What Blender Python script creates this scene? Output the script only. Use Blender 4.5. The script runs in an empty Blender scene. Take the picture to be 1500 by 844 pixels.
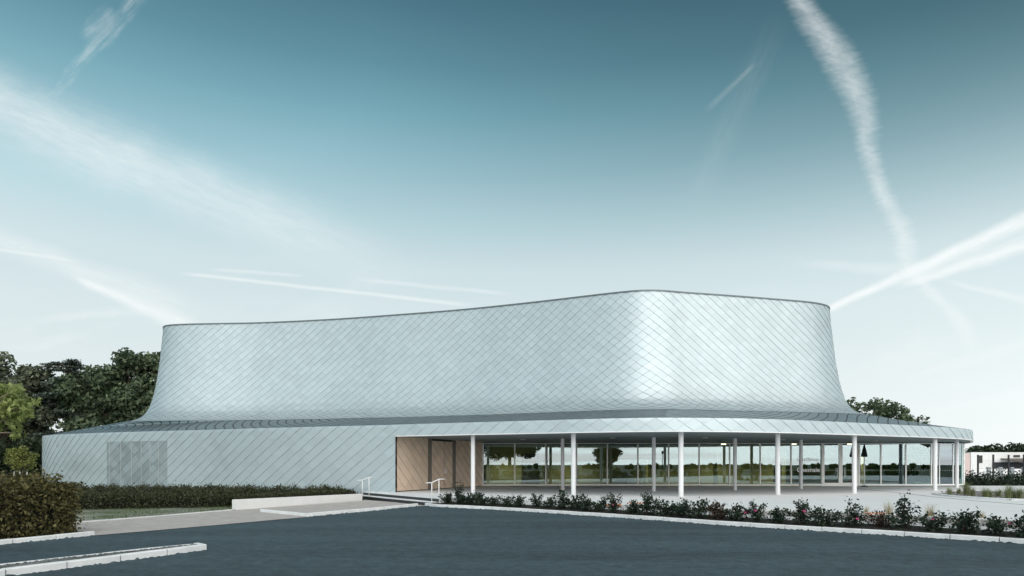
import bpy, math, random
import numpy as np
from mathutils import Vector
from mathutils.geometry import tessellate_polygon

random.seed(7)
RNG = np.random.default_rng(7)
S = bpy.context.scene
COL = S.collection
R = math.radians
CAM_Z = 1.85


def at(px, py, z):
    """World x, y of the point of height z seen at photo pixel (px, py): used only to carry measurements over."""
    y = 1000.0 * (CAM_Z - z) / (py - 680.0)
    return ((px - 750.0) / 1000.0 * y, y)


# ---------------------------------------------------------------- objects
def tag(o, label=None, cat=None, group=None, kind=None):
    if label: o['label'] = label
    if cat: o['category'] = cat
    if group: o['group'] = group
    if kind: o['kind'] = kind
    return o


def empty(name, loc=(0, 0, 0), rz=0.0):
    o = bpy.data.objects.new(name, None)
    o.empty_display_size = 0.3
    o.location = loc
    o.rotation_euler = (0, 0, rz)
    COL.objects.link(o)
    return o


def make_mesh(name, verts, faces, mats, fmat=None, tint=None, smooth=None):
    me = bpy.data.meshes.new(name)
    me.from_pydata([tuple(v) for v in verts], [], [tuple(f) for f in faces])
    for m in mats: me.materials.append(m)
    if fmat is not None: me.polygons.foreach_set('material_index', np.asarray(fmat, dtype=np.int32))
    if smooth is not None:
        me.polygons.foreach_set('use_smooth', np.broadcast_to(np.asarray(smooth, dtype=bool), (len(me.polygons),)).copy())
    if tint is not None:
        a = me.attributes.new('tint', 'FLOAT', 'FACE')
        a.data.foreach_set('value', np.asarray(tint, dtype=np.float32))
    me.update()
    return me


def quads_mesh(name, V, mats, tint=None, fmat=None, smooth=False):
    """V: (n, 4, 3) array of separate quads."""
    V = np.asarray(V, dtype=np.float32)
    n = len(V)
    me = bpy.data.meshes.new(name)
    me.vertices.add(n * 4)
    me.vertices.foreach_set('co', V.reshape(-1))
    me.loops.add(n * 4)
    me.loops.foreach_set('vertex_index', np.arange(n * 4, dtype=np.int32))
    me.polygons.add(n)
    me.polygons.foreach_set('loop_start', np.arange(0, n * 4, 4, dtype=np.int32))
    me.update(calc_edges=True)
    for m in mats: me.materials.append(m)
    if fmat is not None: me.polygons.foreach_set('material_index', np.asarray(fmat, dtype=np.int32))
    if smooth: me.polygons.foreach_set('use_smooth', np.ones(n, dtype=bool))
    if tint is not None:
        a = me.attributes.new('tint', 'FLOAT', 'FACE')
        a.data.foreach_set('value', np.asarray(tint, dtype=np.float32))
    return me


def link(name, me, parent=None, loc=None):
    o = bpy.data.objects.new(name, me)
    COL.objects.link(o)
    if parent is not None: o.parent = parent
    if loc is not None: o.location = loc
    return o


class MB:
    """Collects simple shapes into one mesh."""

    def __init__(s):
        s.v, s.f, s.m = [], [], []

    def add(s, verts, faces, mi=0):
        b = len(s.v)
        s.v += [tuple(v) for v in verts]
        for f in faces:
            s.f.append(tuple(b + i for i in f)); s.m.append(mi)

    def box(s, x0, x1, y0, y1, z0, z1, mi=0, c=0.0):
        """axis box, with top edges chamfered by c"""
        if c <= 0:
            v = [(x0, y0, z0), (x1, y0, z0), (x1, y1, z0), (x0, y1, z0), (x0, y0, z1), (x1, y0, z1), (x1, y1, z1), (x0, y1, z1)]
            s.add(v, [(3, 2, 1, 0), (4, 5, 6, 7), (0, 1, 5, 4), (1, 2, 6, 5), (2, 3, 7, 6), (3, 0, 4, 7)], mi)
        else:
            v = [(x0, y0, z0), (x1, y0, z0), (x1, y1, z0), (x0, y1, z0), (x0, y0, z1 - c), (x1, y0, z1 - c), (x1, y1, z1 - c), (x0, y1, z1 - c),
                 (x0 + c, y0 + c, z1), (x1 - c, y0 + c, z1), (x1 - c, y1 - c, z1), (x0 + c, y1 - c, z1)]
            s.add(v, [(3, 2, 1, 0), (0, 1, 5, 4), (1, 2, 6, 5), (2, 3, 7, 6), (3, 0, 4, 7), (4, 5, 9, 8), (5, 6, 10, 9), (6, 7, 11, 10), (7, 4, 8, 11), (8, 9, 10, 11)], mi)

    def bar(s, p, q, w, z0, z1, mi=0, z0b=None, z1b=None, c=0.0):
        """upright slab from plan point p to q, w wide"""
        p, q = np.array(p[:2], float), np.array(q[:2], float)
        d = q - p; d /= np.linalg.norm(d)
        n = np.array((-d[1], d[0])) * w / 2
        z0b = z0 if z0b is None else z0b; z1b = z1 if z1b is None else z1b
        P = [p - n, q - n, q + n, p + n]
        Z0 = [z0, z0b, z0b, z0]; Z1 = [z1, z1b, z1b, z1]
        v = [(*P[i], Z0[i]) for i in range(4)] + [(*P[i], Z1[i] - c) for i in range(4)]
        f = [(3, 2, 1, 0), (0, 1, 5, 4), (1, 2, 6, 5), (2, 3, 7, 6), (3, 0, 4, 7)]
        if c > 0:
            n2 = n * (1 - 2 * c / w); e = d * c
            Q = [p - n2 + e, q - n2 - e, q + n2 - e, p + n2 + e]
            v += [(*Q[i], Z1[i]) for i in range(4)]
            f += [(4, 5, 9, 8), (5, 6, 10, 9), (6, 7, 11, 10), (7, 4, 8, 11), (8, 9, 10, 11)]
        else:
            f += [(4, 5, 6, 7)]
        s.add(v, f, mi)

    def tube(s, pts, rad, n=8, mi=0, cap=True):
        pts = [np.array(p, float) for p in pts]
        rad = rad if hasattr(rad, '__len__') else [rad] * len(pts)
        rings = []
        for i, p in enumerate(pts):
            d = pts[min(i + 1, len(pts) - 1)] - pts[max(i - 1, 0)]
            d /= (np.linalg.norm(d) + 1e-9)
            a = np.cross(d, (0, 0, 1)) if abs(d[2]) < 0.95 else np.cross(d, (1, 0, 0))
            a /= np.linalg.norm(a); b = np.cross(d, a)
            rings.append([p + rad[i] * (math.cos(t) * a + math.sin(t) * b) for t in np.linspace(0, 2 * math.pi, n, endpoint=False)])
        v = [x for r in rings for x in r]
        f = []
        for i in range(len(pts) - 1):
            for k in range(n):
                k2 = (k + 1) % n
                f.append((i * n + k, i * n + k2, (i + 1) * n + k2, (i + 1) * n + k))
        if cap:
            f.append(tuple(range(n))[::-1]); f.append(tuple((len(pts) - 1) * n + k for k in range(n)))
        s.add(v, f, mi)

    def poly(s, pts, z, mi=0, zfun=None):
        pts = [tuple(p[:2]) for p in pts]
        tri = tessellate_polygon([[Vector((p[0], p[1], 0)) for p in pts]])
        v = [(p[0], p[1], zfun(p) if zfun else z) for p in pts]
        f = []
        for t in tri:
            a, b, c = [np.array(pts[i]) for i in t]
            cr = (b[0] - a[0]) * (c[1] - a[1]) - (b[1] - a[1]) * (c[0] - a[0])
            f.append(tuple(t) if cr > 0 else tuple(t[::-1]))
        s.add(v, f, mi)

    def slab(s, pts, z0, z1, mi=0):
        s.poly(pts, z1, mi)
        n = len(pts)
        for i in range(n):
            a, b = pts[i], pts[(i + 1) % n]
            s.add([(a[0], a[1], z0), (b[0], b[1], z0), (b[0], b[1], z1), (a[0], a[1], z1)], [(0, 1, 2, 3)], mi)

    def build(s, name, mats, parent=None, smooth=None, loc=None):
        mats = mats if isinstance(mats, (list, tuple)) else [mats]
        return link(name, make_mesh(name, s.v, s.f, mats, s.m, smooth=smooth), parent, loc)


# ---------------------------------------------------------------- materials
def mat(name):
    m = bpy.data.materials.new(name)
    m.use_nodes = True
    nt = m.node_tree
    return m, nt, nt.nodes['Principled BSDF'], nt.nodes, nt.links


def simple(name, col, rough=0.6, metal=0.0, nscale=0.0, namp=0.0, bump=0.0, bscale=None, spec=0.5):
    m, nt, b, N, L = mat(name)
    b.inputs['Roughness'].default_value = rough
    b.inputs['Metallic'].default_value = metal
    b.inputs['Specular IOR Level'].default_value = spec
    b.inputs['Base Color'].default_value = (*col, 1)
    if nscale:
        g = N.new('ShaderNodeNewGeometry')
        n1 = N.new('ShaderNodeTexNoise'); n1.inputs['Scale'].default_value = nscale; n1.inputs['Detail'].default_value = 6; n1.inputs['Roughness'].default_value = 0.65
        L.new(g.outputs['Position'], n1.inputs['Vector'])
        mr = N.new('ShaderNodeMapRange'); mr.inputs['From Min'].default_value = 0.3; mr.inputs['From Max'].default_value = 0.7
        mr.inputs['To Min'].default_value = 1 - namp; mr.inputs['To Max'].default_value = 1 + namp
        L.new(n1.outputs['Fac'], mr.inputs['Value'])
        mx = N.new('ShaderNodeVectorMath'); mx.operation = 'SCALE'; mx.inputs[0].default_value = col
        L.new(mr.outputs['Result'], mx.inputs['Scale']); L.new(mx.outputs['Vector'], b.inputs['Base Color'])
        if bump:
            n2 = N.new('ShaderNodeTexNoise'); n2.inputs['Scale'].default_value = bscale or nscale * 6; n2.inputs['Detail'].default_value = 4
            L.new(g.outputs['Position'], n2.inputs['Vector'])
            bp = N.new('ShaderNodeBump'); bp.inputs['Strength'].default_value = bump; bp.inputs['Distance'].default_value = 0.02
            L.new(n2.outputs['Fac'], bp.inputs['Height']); L.new(bp.outputs['Normal'], b.inputs['Normal'])
    return m


def metal_tiles(name, col, rough, metal, var=0.05):
    """brushed, lacquered aluminium shingles: every shingle has its own slight tone, with faint weathering"""
    m, nt, b, N, L = mat(name)
    b.inputs['Metallic'].default_value = metal
    at_ = N.new('ShaderNodeAttribute'); at_.attribute_name = 'tint'
    g = N.new('ShaderNodeNewGeometry')
    n1 = N.new('ShaderNodeTexNoise'); n1.inputs['Scale'].default_value = 0.55; n1.inputs['Detail'].default_value = 5
    L.new(g.outputs['Position'], n1.inputs['Vector'])
    s1 = N.new('ShaderNodeMath'); s1.operation = 'MULTIPLY_ADD'; s1.inputs[1].default_value = var * 2; s1.inputs[2].default_value = 1 - var
    L.new(at_.outputs['Fac'], s1.inputs[0])
    s2 = N.new('ShaderNodeMath'); s2.operation = 'MULTIPLY_ADD'; s2.inputs[1].default_value = 0.10; s2.inputs[2].default_value = 0.95
    L.new(n1.outputs['Fac'], s2.inputs[0])
    s3 = N.new('ShaderNodeMath'); s3.operation = 'MULTIPLY'
    L.new(s1.outputs[0], s3.inputs[0]); L.new(s2.outputs[0], s3.inputs[1])
    mx = N.new('ShaderNodeVectorMath'); mx.operation = 'SCALE'; mx.inputs[0].default_value = col
    L.new(s3.outputs[0], mx.inputs['Scale']); L.new(mx.outputs['Vector'], b.inputs['Base Color'])
    n2 = N.new('ShaderNodeTexNoise'); n2.inputs['Scale'].default_value = 2.2; n2.inputs['Detail'].default_value = 3
    L.new(g.outputs['Position'], n2.inputs['Vector'])
    rr = N.new('ShaderNodeMath'); rr.operation = 'MULTIPLY_ADD'; rr.inputs[1].default_value = 0.12; rr.inputs[2].default_value = rough - 0.06
    L.new(n2.outputs['Fac'], rr.inputs[0]); L.new(rr.outputs[0], b.inputs['Roughness'])
    bp = N.new('ShaderNodeBump'); bp.inputs['Strength'].default_value = 0.12; bp.inputs['Distance'].default_value = 0.02
    L.new(n2.outputs['Fac'], bp.inputs['Height']); L.new(bp.outputs['Normal'], b.inputs['Normal'])
    return m


def leaf_mat(name, c0, c1, trans=0.25):
    m, nt, b, N, L = mat(name)
    at_ = N.new('ShaderNodeAttribute'); at_.attribute_name = 'tint'
    rp = N.new('ShaderNodeValToRGB')
    rp.color_ramp.elements[0].color = (*c0, 1); rp.color_ramp.elements[1].color = (*c1, 1)
    L.new(at_.outputs['Fac'], rp.inputs['Fac'])
    L.new(rp.outputs['Color'], b.inputs['Base Color'])
    b.inputs['Roughness'].default_value = 0.55
    b.inputs['Specular IOR Level'].default_value = 0.3
    t = N.new('ShaderNodeBsdfTranslucent'); L.new(rp.outputs['Color'], t.inputs['Color'])
    mx = N.new('ShaderNodeMixShader'); mx.inputs['Fac'].default_value = trans
    L.new(b.outputs[0], mx.inputs[1]); L.new(t.outputs[0], mx.inputs[2])
    L.new(mx.outputs[0], N['Material Output'].inputs['Surface'])
    return m


def glass_mat(name, tint, refl=0.42):
    m, nt, b, N, L = mat(name)
    N.remove(b)
    tr = N.new('ShaderNodeBsdfTransparent'); tr.inputs['Color'].default_value = (*tint, 1)
    gl = N.new('ShaderNodeBsdfGlossy'); gl.inputs['Roughness'].default_value = 0.0; gl.inputs['Color'].default_value = (0.76, 0.92, 1.0, 1)
    g = N.new('ShaderNodeNewGeometry')
    n = N.new('ShaderNodeTexNoise'); n.inputs['Scale'].default_value = 0.5; n.inputs['Detail'].default_value = 1
    L.new(g.outputs['Position'], n.inputs['Vector'])
    bp = N.new('ShaderNodeBump'); bp.inputs['Strength'].default_value = 0.03; bp.inputs['Distance'].default_value = 0.02
    L.new(n.outputs['Fac'], bp.inputs['Height']); L.new(bp.outputs['Normal'], gl.inputs['Normal'])
    lw = N.new('ShaderNodeFresnel'); lw.inputs['IOR'].default_value = 1.5
    mr = N.new('ShaderNodeMapRange'); mr.inputs['From Min'].default_value = 0.04; mr.inputs['From Max'].default_value = 1.0
    mr.inputs['To Min'].default_value = refl; mr.inputs['To Max'].default_value = 1.0
    L.new(lw.outputs[0], mr.inputs['Value'])
    mx = N.new('ShaderNodeMixShader')
    L.new(mr.outputs[0], mx.inputs['Fac']); L.new(tr.outputs[0], mx.inputs[1]); L.new(gl.outputs[0], mx.inputs[2])
    L.new(mx.outputs[0], N['Material Output'].inputs['Surface'])
    return m


def emit_mat(name, col, k):
    m, nt, b, N, L = mat(name)
    b.inputs['Base Color'].default_value = (0.8, 0.8, 0.78, 1)
    b.inputs['Emission Color'].default_value = (*col, 1); b.inputs['Emission Strength'].default_value = k
    return m


def asphalt_mat():
    m, nt, b, N, L = mat('asphalt')
    g = N.new('ShaderNodeNewGeometry')
    big = N.new('ShaderNodeTexNoise'); big.inputs['Scale'].default_value = 0.35; big.inputs['Detail'].default_value = 5; big.inputs['Roughness'].default_value = 0.6
    fine = N.new('ShaderNodeTexVoronoi'); fine.inputs['Scale'].default_value = 55
    mid = N.new('ShaderNodeTexNoise'); mid.inputs['Scale'].default_value = 3.2; mid.inputs['Detail'].default_value = 9; mid.inputs['Roughness'].default_value = 0.88
    mp = N.new('ShaderNodeMapping'); mp.inputs['Rotation'].default_value = (0, 0, R(35)); mp.inputs['Scale'].default_value = (0.25, 1.4, 1)
    L.new(g.outputs['Position'], mp.inputs['Vector'])
    for t in (fine, mid): L.new(g.outputs['Position'], t.inputs['Vector'])
    L.new(mp.outputs[0], big.inputs['Vector'])
    a = N.new('ShaderNodeMapRange'); a.inputs['From Min'].default_value = 0.3; a.inputs['From Max'].default_value = 0.7; a.inputs['To Min'].default_value = 0.74; a.inputs['To Max'].default_value = 1.20
    L.new(big.outputs['Fac'], a.inputs['Value'])
    c = N.new('ShaderNodeMapRange'); c.inputs['From Min'].default_value = 0.3; c.inputs['From Max'].default_value = 0.7; c.inputs['To Min'].default_value = 0.45; c.inputs['To Max'].default_value = 1.6
    L.new(mid.outputs['Fac'], c.inputs['Value'])
    d = N.new('ShaderNodeMapRange'); d.inputs['To Min'].default_value = 0.8; d.inputs['To Max'].default_value = 1.3
    L.new(fine.outputs['Color'], d.inputs['Value'])
    p = N.new('ShaderNodeMath'); p.operation = 'MULTIPLY'; L.new(a.outputs[0], p.inputs[0]); L.new(c.outputs[0], p.inputs[1])
    q = N.new('ShaderNodeMath'); q.operation = 'MULTIPLY'; L.new(p.outputs[0], q.inputs[0]); L.new(d.outputs[0], q.inputs[1])
    mx = N.new('ShaderNodeVectorMath'); mx.operation = 'SCALE'; mx.inputs[0].default_value = (0.052, 0.081, 0.094)
    L.new(q.outputs[0], mx.inputs['Scale']); L.new(mx.outputs[0], b.inputs['Base Color'])
    b.inputs['Roughness'].default_value = 0.85; b.inputs['Specular IOR Level'].default_value = 0.25
    bp = N.new('ShaderNodeBump'); bp.inputs['Strength'].default_value = 0.5; bp.inputs['Distance'].default_value = 0.012
    L.new(mid.outputs['Fac'], bp.inputs['Height']); L.new(bp.outputs['Normal'], b.inputs['Normal'])
    return m


def ground_mat(name, c0, c1, scale, bump=0.4):
    m, nt, b, N, L = mat(name)
    g = N.new('ShaderNodeNewGeometry')
    n = N.new('ShaderNodeTexNoise'); n.inputs['Scale'].default_value = scale; n.inputs['Detail'].default_value = 9; n.inputs['Roughness'].default_value = 0.75
    L.new(g.outputs['Position'], n.inputs['Vector'])
    rp = N.new('ShaderNodeValToRGB'); rp.color_ramp.elements[0].position = 0.35; rp.color_ramp.elements[1].position = 0.68
    rp.color_ramp.elements[0].color = (*c0, 1); rp.color_ramp.elements[1].color = (*c1, 1)
    L.new(n.outputs['Fac'], rp.inputs['Fac']); L.new(rp.outputs[0], b.inputs['Base Color'])
    b.inputs['Roughness'].default_value = 0.9; b.inputs['Specular IOR Level'].default_value = 0.2
    bp = N.new('ShaderNodeBump'); bp.inputs['Strength'].default_value = bump; bp.inputs['Distance'].default_value = 0.03
    L.new(n.outputs['Fac'], bp.inputs['Height']); L.new(bp.outputs[0], b.inputs['Normal'])
    return m


M = {}
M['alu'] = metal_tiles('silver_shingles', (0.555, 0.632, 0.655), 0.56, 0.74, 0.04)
M['alu_roof'] = metal_tiles('sky_darkened_roof_shingles', (0.31, 0.385, 0.405), 0.45, 0.78, 0.05)  # cladding metal darkened: the skirt's dim sky reflection put into its colour
M['alu_dark'] = metal_tiles('perforated_shingles', (0.36, 0.42, 0.44), 0.5, 0.6, 0.14)
M['copper'] = metal_tiles('copper_shingles', (0.86, 0.67, 0.52), 0.45, 0.25, 0.07)
M['joint'] = simple('shingle_joint', (0.21, 0.26, 0.275), 0.7)
M['joint_shade'] = simple('shaded_joint', (0.035, 0.05, 0.058), 0.7)  # near-black colour standing for shade in the skirt seams
M['joint_warm'] = simple('warm_joint', (0.16, 0.11, 0.08), 0.7)
M['coping'] = simple('roof_edge_metal', (0.16, 0.19, 0.20), 0.4, 0.6)
M['roof'] = simple('roof_membrane', (0.25, 0.27, 0.28), 0.8, 0, 0.6, 0.2)
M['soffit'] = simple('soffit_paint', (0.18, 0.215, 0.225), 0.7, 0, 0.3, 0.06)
M['white_paint'] = simple('white_paint', (0.80, 0.80, 0.80), 0.45, 0, 1.5, 0.03)
M['frame_paint'] = simple('frame_paint', (0.92, 0.91, 0.88), 0.4, 0, 1.5, 0.02)
M['column'] = simple('column_paint', (0.78, 0.79, 0.80), 0.5, 0, 1.2, 0.04)
M['dark'] = simple('dark_metal', (0.02, 0.024, 0.028), 0.5)
M['jamb'] = simple('dark_jamb', (0.20, 0.17, 0.145), 0.5)
M['concrete'] = simple('pale_concrete', (0.76, 0.77, 0.77), 0.75, 0, 0.8, 0.05, 0.15, 30)
M['kerb'] = simple('kerb_concrete', (0.80, 0.81, 0.81), 0.8, 0, 2.2, 0.15, 0.3, 40)
M['wall_white'] = simple('white_render', (0.76, 0.76, 0.75), 0.8, 0, 1.5, 0.05, 0.2, 25)
M['path'] = ground_mat('beige_path', (0.40, 0.37, 0.35), (0.56, 0.53, 0.50), 2.2, 0.2)
M['asphalt'] = asphalt_mat()
M['step'] = simple('dark_riser', (0.03, 0.035, 0.04), 0.6)
M['ground'] = ground_mat('field_ground', (0.035, 0.055, 0.022), (0.10, 0.115, 0.055), 0.6, 0.5)
M['lawn'] = ground_mat('worn_lawn', (0.10, 0.12, 0.075), (0.36, 0.37, 0.32), 1.1, 0.5)
M['mulch'] = ground_mat('bark_mulch', (0.015, 0.016, 0.014), (0.07, 0.065, 0.055), 9, 0.8)
M['gravel'] = ground_mat('gravel_bed', (0.16, 0.15, 0.14), (0.46, 0.44, 0.41), 14, 0.9)
M['gravel_pale'] = ground_mat('pale_gravel', (0.45, 0.46, 0.46), (0.72, 0.73, 0.73), 14, 0.6)
M['stone'] = simple('gravel_stone', (0.36, 0.35, 0.33), 0.85, 0, 3.0, 0.5)
M['stone_dark'] = simple('dark_stone', (0.13, 0.14, 0.14), 0.85, 0, 3.0, 0.6)
M['drain'] = simple('slot_drain', (0.10, 0.13, 0.14), 0.7)
M['terracotta'] = simple('terracotta', (0.60, 0.27, 0.16), 0.8, 0, 5, 0.15)
M['bark'] = simple('bark', (0.07, 0.055, 0.04), 0.9, 0, 4, 0.4, 0.6, 12)
M['bark_pale'] = simple('pale_bark', (0.22, 0.18, 0.14), 0.9, 0, 4, 0.3, 0.5, 12)
M['leaf_broad'] = leaf_mat('leaf_broad', (0.026, 0.050, 0.030), (0.21, 0.265, 0.145))
M['leaf_oak'] = leaf_mat('leaf_oak', (0.032, 0.048, 0.032), (0.25, 0.28, 0.18))
M['leaf_cedar'] = leaf_mat('leaf_cedar', (0.028, 0.050, 0.040), (0.20, 0.24, 0.20), 0.1)
M['leaf_light'] = leaf_mat('leaf_light', (0.16, 0.21, 0.06), (0.40, 0.46, 0.17), 0.4)
M['leaf_young'] = leaf_mat('leaf_young', (0.12, 0.14, 0.03), (0.36, 0.38, 0.12), 0.4)
M['leaf_hedge'] = leaf_mat('leaf_hedge', (0.030, 0.030, 0.012), (0.24, 0.215, 0.085), 0.25)
M['leaf_olive'] = leaf_mat('leaf_olive', (0.11, 0.135, 0.035), (0.30, 0.33, 0.11), 0.35)
M['leaf_low'] = leaf_mat('leaf_low', (0.022, 0.030, 0.014), (0.10, 0.105, 0.05), 0.2)
M['leaf_rose'] = leaf_mat('leaf_rose', (0.010, 0.022, 0.014), (0.045, 0.072, 0.042), 0.15)
M['leaf_rose_red'] = leaf_mat('leaf_rose_red', (0.03, 0.022, 0.014), (0.085, 0.055, 0.04), 0.15)
M['leaf_wood'] = leaf_mat('leaf_wood', (0.012, 0.024, 0.012), (0.06, 0.085, 0.04), 0.2)
M['blade'] = leaf_mat('grass_blade', (0.10, 0.14, 0.06), (0.36, 0.38, 0.20), 0.35)
M['blade_green'] = leaf_mat('green_blade', (0.05, 0.09, 0.03), (0.16, 0.20, 0.08), 0.3)
M['blade_straw'] = leaf_mat('straw_blade', (0.34, 0.28, 0.16), (0.58, 0.50, 0.34), 0.35)
M['twig'] = simple('twig', (0.05, 0.035, 0.025), 0.9)
M['petal'] = simple('pink_petal', (0.50, 0.07, 0.20), 0.6)
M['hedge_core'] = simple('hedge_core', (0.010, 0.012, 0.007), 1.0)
M['glass'] = glass_mat('window_glass', (0.82, 0.87, 0.81), 0.17)
M['glass_green'] = glass_mat('green_glass', (0.36, 0.62, 0.52), 0.24)
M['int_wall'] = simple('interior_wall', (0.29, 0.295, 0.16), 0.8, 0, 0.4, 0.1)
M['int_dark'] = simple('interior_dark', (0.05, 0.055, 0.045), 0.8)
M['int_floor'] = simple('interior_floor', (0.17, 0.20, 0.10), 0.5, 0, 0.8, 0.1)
M['lamp_on'] = emit_mat('lit_downlight', (1.0, 0.88, 0.62), 7.0)
M['lamp_off'] = simple('downlight_cover', (0.62, 0.65, 0.66), 0.4)
M['dots'] = simple('glass_dots', (0.42, 0.45, 0.42), 0.6)
M['lettering'] = simple('white_lettering', (0.95, 0.95, 0.95), 0.6)
M['parasol'] = simple('parasol_cloth', (0.012, 0.016, 0.016), 0.9)
M['brown_roof'] = simple('brown_roof', (0.17, 0.14, 0.125), 0.8, 0, 0.6, 0.2)
M['pink_wall'] = simple('pink_render', (0.62, 0.50, 0.47), 0.8)
M['steel'] = simple('brushed_steel', (0.70, 0.72, 0.73), 0.35, 0.7)

# ---------------------------------------------------------------- camera
cam = bpy.data.cameras.new('camera')
cam.sensor_width = 36; cam.lens = 24.0
cam.shift_y = 258.0 / 1500.0
cam.clip_end = 6000
co = bpy.data.objects.new('camera', cam); COL.objects.link(co)
co.location = (0, 0, CAM_Z); co.rotation_euler = (R(90), 0, 0)
S.camera = co

# ---------------------------------------------------------------- the hall: plan curves
def catmull(ctrl, n=24):
    P = np.array(ctrl, float); m = len(P); out = []
    for i in range(m):
        p0, p1, p2, p3 = P[(i - 1) % m], P[i], P[(i + 1) % m], P[(i + 2) % m]
        # centripetal
        t0 = 0; t1 = t0 + np.linalg.norm(p1 - p0) ** .5; t2 = t1 + np.linalg.norm(p2 - p1) ** .5; t3 = t2 + np.linalg.norm(p3 - p2) ** .5
        for t in np.linspace(t1, t2, n, endpoint=False):
            A1 = (t1 - t) / (t1 - t0) * p0 + (t - t0) / (t1 - t0) * p1
            A2 = (t2 - t) / (t2 - t1) * p1 + (t - t1) / (t2 - t1) * p2
            A3 = (t3 - t) / (t3 - t2) * p2 + (t - t2) / (t3 - t2) * p3
            B1 = (t2 - t) / (t2 - t0) * A1 + (t - t0) / (t2 - t0) * A2
            B2 = (t3 - t) / (t3 - t1) * A2 + (t - t1) / (t3 - t1) * A3
            out.append((t2 - t) / (t2 - t1) * B1 + (t - t1) / (t2 - t1) * B2)
    return np.array(out)


class Loop:
    def __init__(s, ctrl, anchors, smooth):
        d = catmull(ctrl)
        # resample evenly, smooth a little (measured points carry pixel noise), keep closed
        L = np.r_[0, np.cumsum(np.linalg.norm(np.diff(np.vstack([d, d[:1]]), axis=0), axis=1))]
        n = 1500
        t = np.linspace(0, L[-1], n, endpoint=False)
        X = np.interp(t, L, np.r_[d[:, 0], d[0, 0]]); Y = np.interp(t, L, np.r_[d[:, 1], d[0, 1]])
        k = max(1, int(smooth / (L[-1] / n)))
        ker = np.hanning(2 * k + 3); ker /= ker.sum()
        h = len(ker) // 2
        sm = lambda a: np.convolve(np.r_[a[-h:], a, a[:h]], ker, 'valid')
        X, Y = sm(X), sm(Y)
        s.pts = np.c_[X, Y]
        q = np.vstack([s.pts, s.pts[:1]])
        s.L = np.r_[0, np.cumsum(np.linalg.norm(np.diff(q, axis=0), axis=1))]
        s.q = q
        s.total = s.L[-1]
        s.anchor = [s.L[np.argmin(np.linalg.norm(s.pts - np.array(a), axis=1))] for a in anchors]

    def at(s, arc):
        arc = np.mod(arc, s.total)
        return np.c_[np.interp(arc, s.L, s.q[:, 0]), np.interp(arc, s.L, s.q[:, 1])]


O_CTRL = [(-35.9, 52.2), (-33.9, 49.8), (-30.2, 47.2), (-27.2, 45.6), (-22.5, 43.4), (-18.8, 41.8), (-16.0, 40.45), (-11.9, 38.7), (-7.0, 36.7), (-2.6, 34.6),
          (1.23, 32.85), (4.2, 31.55), (6.8, 30.9), (9.9, 31.2), (12.4, 32.0), (15.1, 33.3), (18.1, 34.95), (20.8, 36.5), (23.5, 38.1), (26.1, 39.9), (28.4, 42.2), (30.25, 44.9), (31.9, 47.6),
          (32.7, 51), (31.5, 56), (26, 63), (10, 70), (-15, 72), (-30, 67.5), (-37.3, 60.5), (-37.3, 55.6)]
R_CTRL = [(-25.9, 50.75), (-25.1, 49.75), (-18.1, 48.85), (-14.9, 48.25), (-12.0, 47.55), (-8.9, 46.6), (-3.4, 44.75), (.39, 43.1), (2.77, 41.95), (5.03, 40.8), (6.5, 40.1), (7.5, 39.75),
          (8.6, 39.75), (10.1, 40.2), (13.0, 40.95), (16.1, 41.85), (18.5, 42.6), (19.4, 43.05), (20.2, 43.7), (20.75, 44.7), (21.0, 47.5), (19.5, 53.5), (10, 60), (-10, 63), (-20, 62), (-25.6, 57.5), (-26.4, 53)]
LO = Loop(O_CTRL, [(-35.9, 52.2), (6.8, 30.9), (25.0, 39.0), (10, 70), (-15, 72)], 1.3)
LR = Loop(R_CTRL, [(-25.9, 50.75), (8.2, 39.75), (20.6, 44.5), (10, 60), (-10, 63)], 0.8)


def mapping(lp, counts):
    U = np.r_[0, np.cumsum(counts)].astype(float)
    A = np.array(lp.anchor + [lp.total + lp.anchor[0]])
    for i in range(1, len(A)):
        while A[i] < A[i - 1]: A[i] += lp.total
    g = np.arange(-20, U[-1] + 20, 0.25)
    Ue = np.r_[U[:-1] - U[-1], U, U[1:] + U[-1]]; Ae = np.r_[A[:-1] - lp.total, A, A[1:] + lp.total]
    a = np.interp(g, Ue, Ae)
    ker = np.hanning(65); ker /= ker.sum()
    h = 32
    a2 = np.convolve(np.r_[a[:1] - (a[1] - a[0]) * np.arange(h, 0, -1), a, a[-1:] + (a[-1] - a[-2]) * np.arange(1, h + 1)], ker, 'valid')
    return g, a2


seg = [(LR.anchor[(i + 1) % 5] - LR.anchor[i]) % LR.total for i in range(5)]
counts = [round(x / 0.63) for x in seg]
NU = sum(counts)
gO, aO = mapping(LO, counts); gR, aR = mapping(LR, counts)
Opt = lambda u: LO.at(np.interp(np.mod(u, NU), gO, aO))
Rpt = lambda u: LR.at(np.interp(np.mod(u, NU), gR, aR))

# drum section: (outward offset, height) from the rim down through the flare
ZR = 11.95
prof = [(0.0, ZR), (0.06, 11.2), (0.15, 10.3), (0.26, 9.3), (0.39, 8.3), (0.54, 7.4), (0.72, 6.6), (0.92, 6.0), (1.16, 5.55), (1.45, 5.24), (1.85, 5.02), (2.4, 4.86), (2.9, 4.78)]
pp = np.array(prof)
pl = np.r_[0, np.cumsum(np.linalg.norm(np.diff(pp, axis=0), axis=1))]
VD = 16.0            # rows of shingles on the drum
VS = VD + 7.0       # rows to the outer fold
ZO = 3.955           # height of the fold
DV = 0.60            # row height on the outer wall
VF = VS + 0.62 / DV  # lower edge of the fascia
from_v = lambda v: pl[-1] * v / VD


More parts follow.
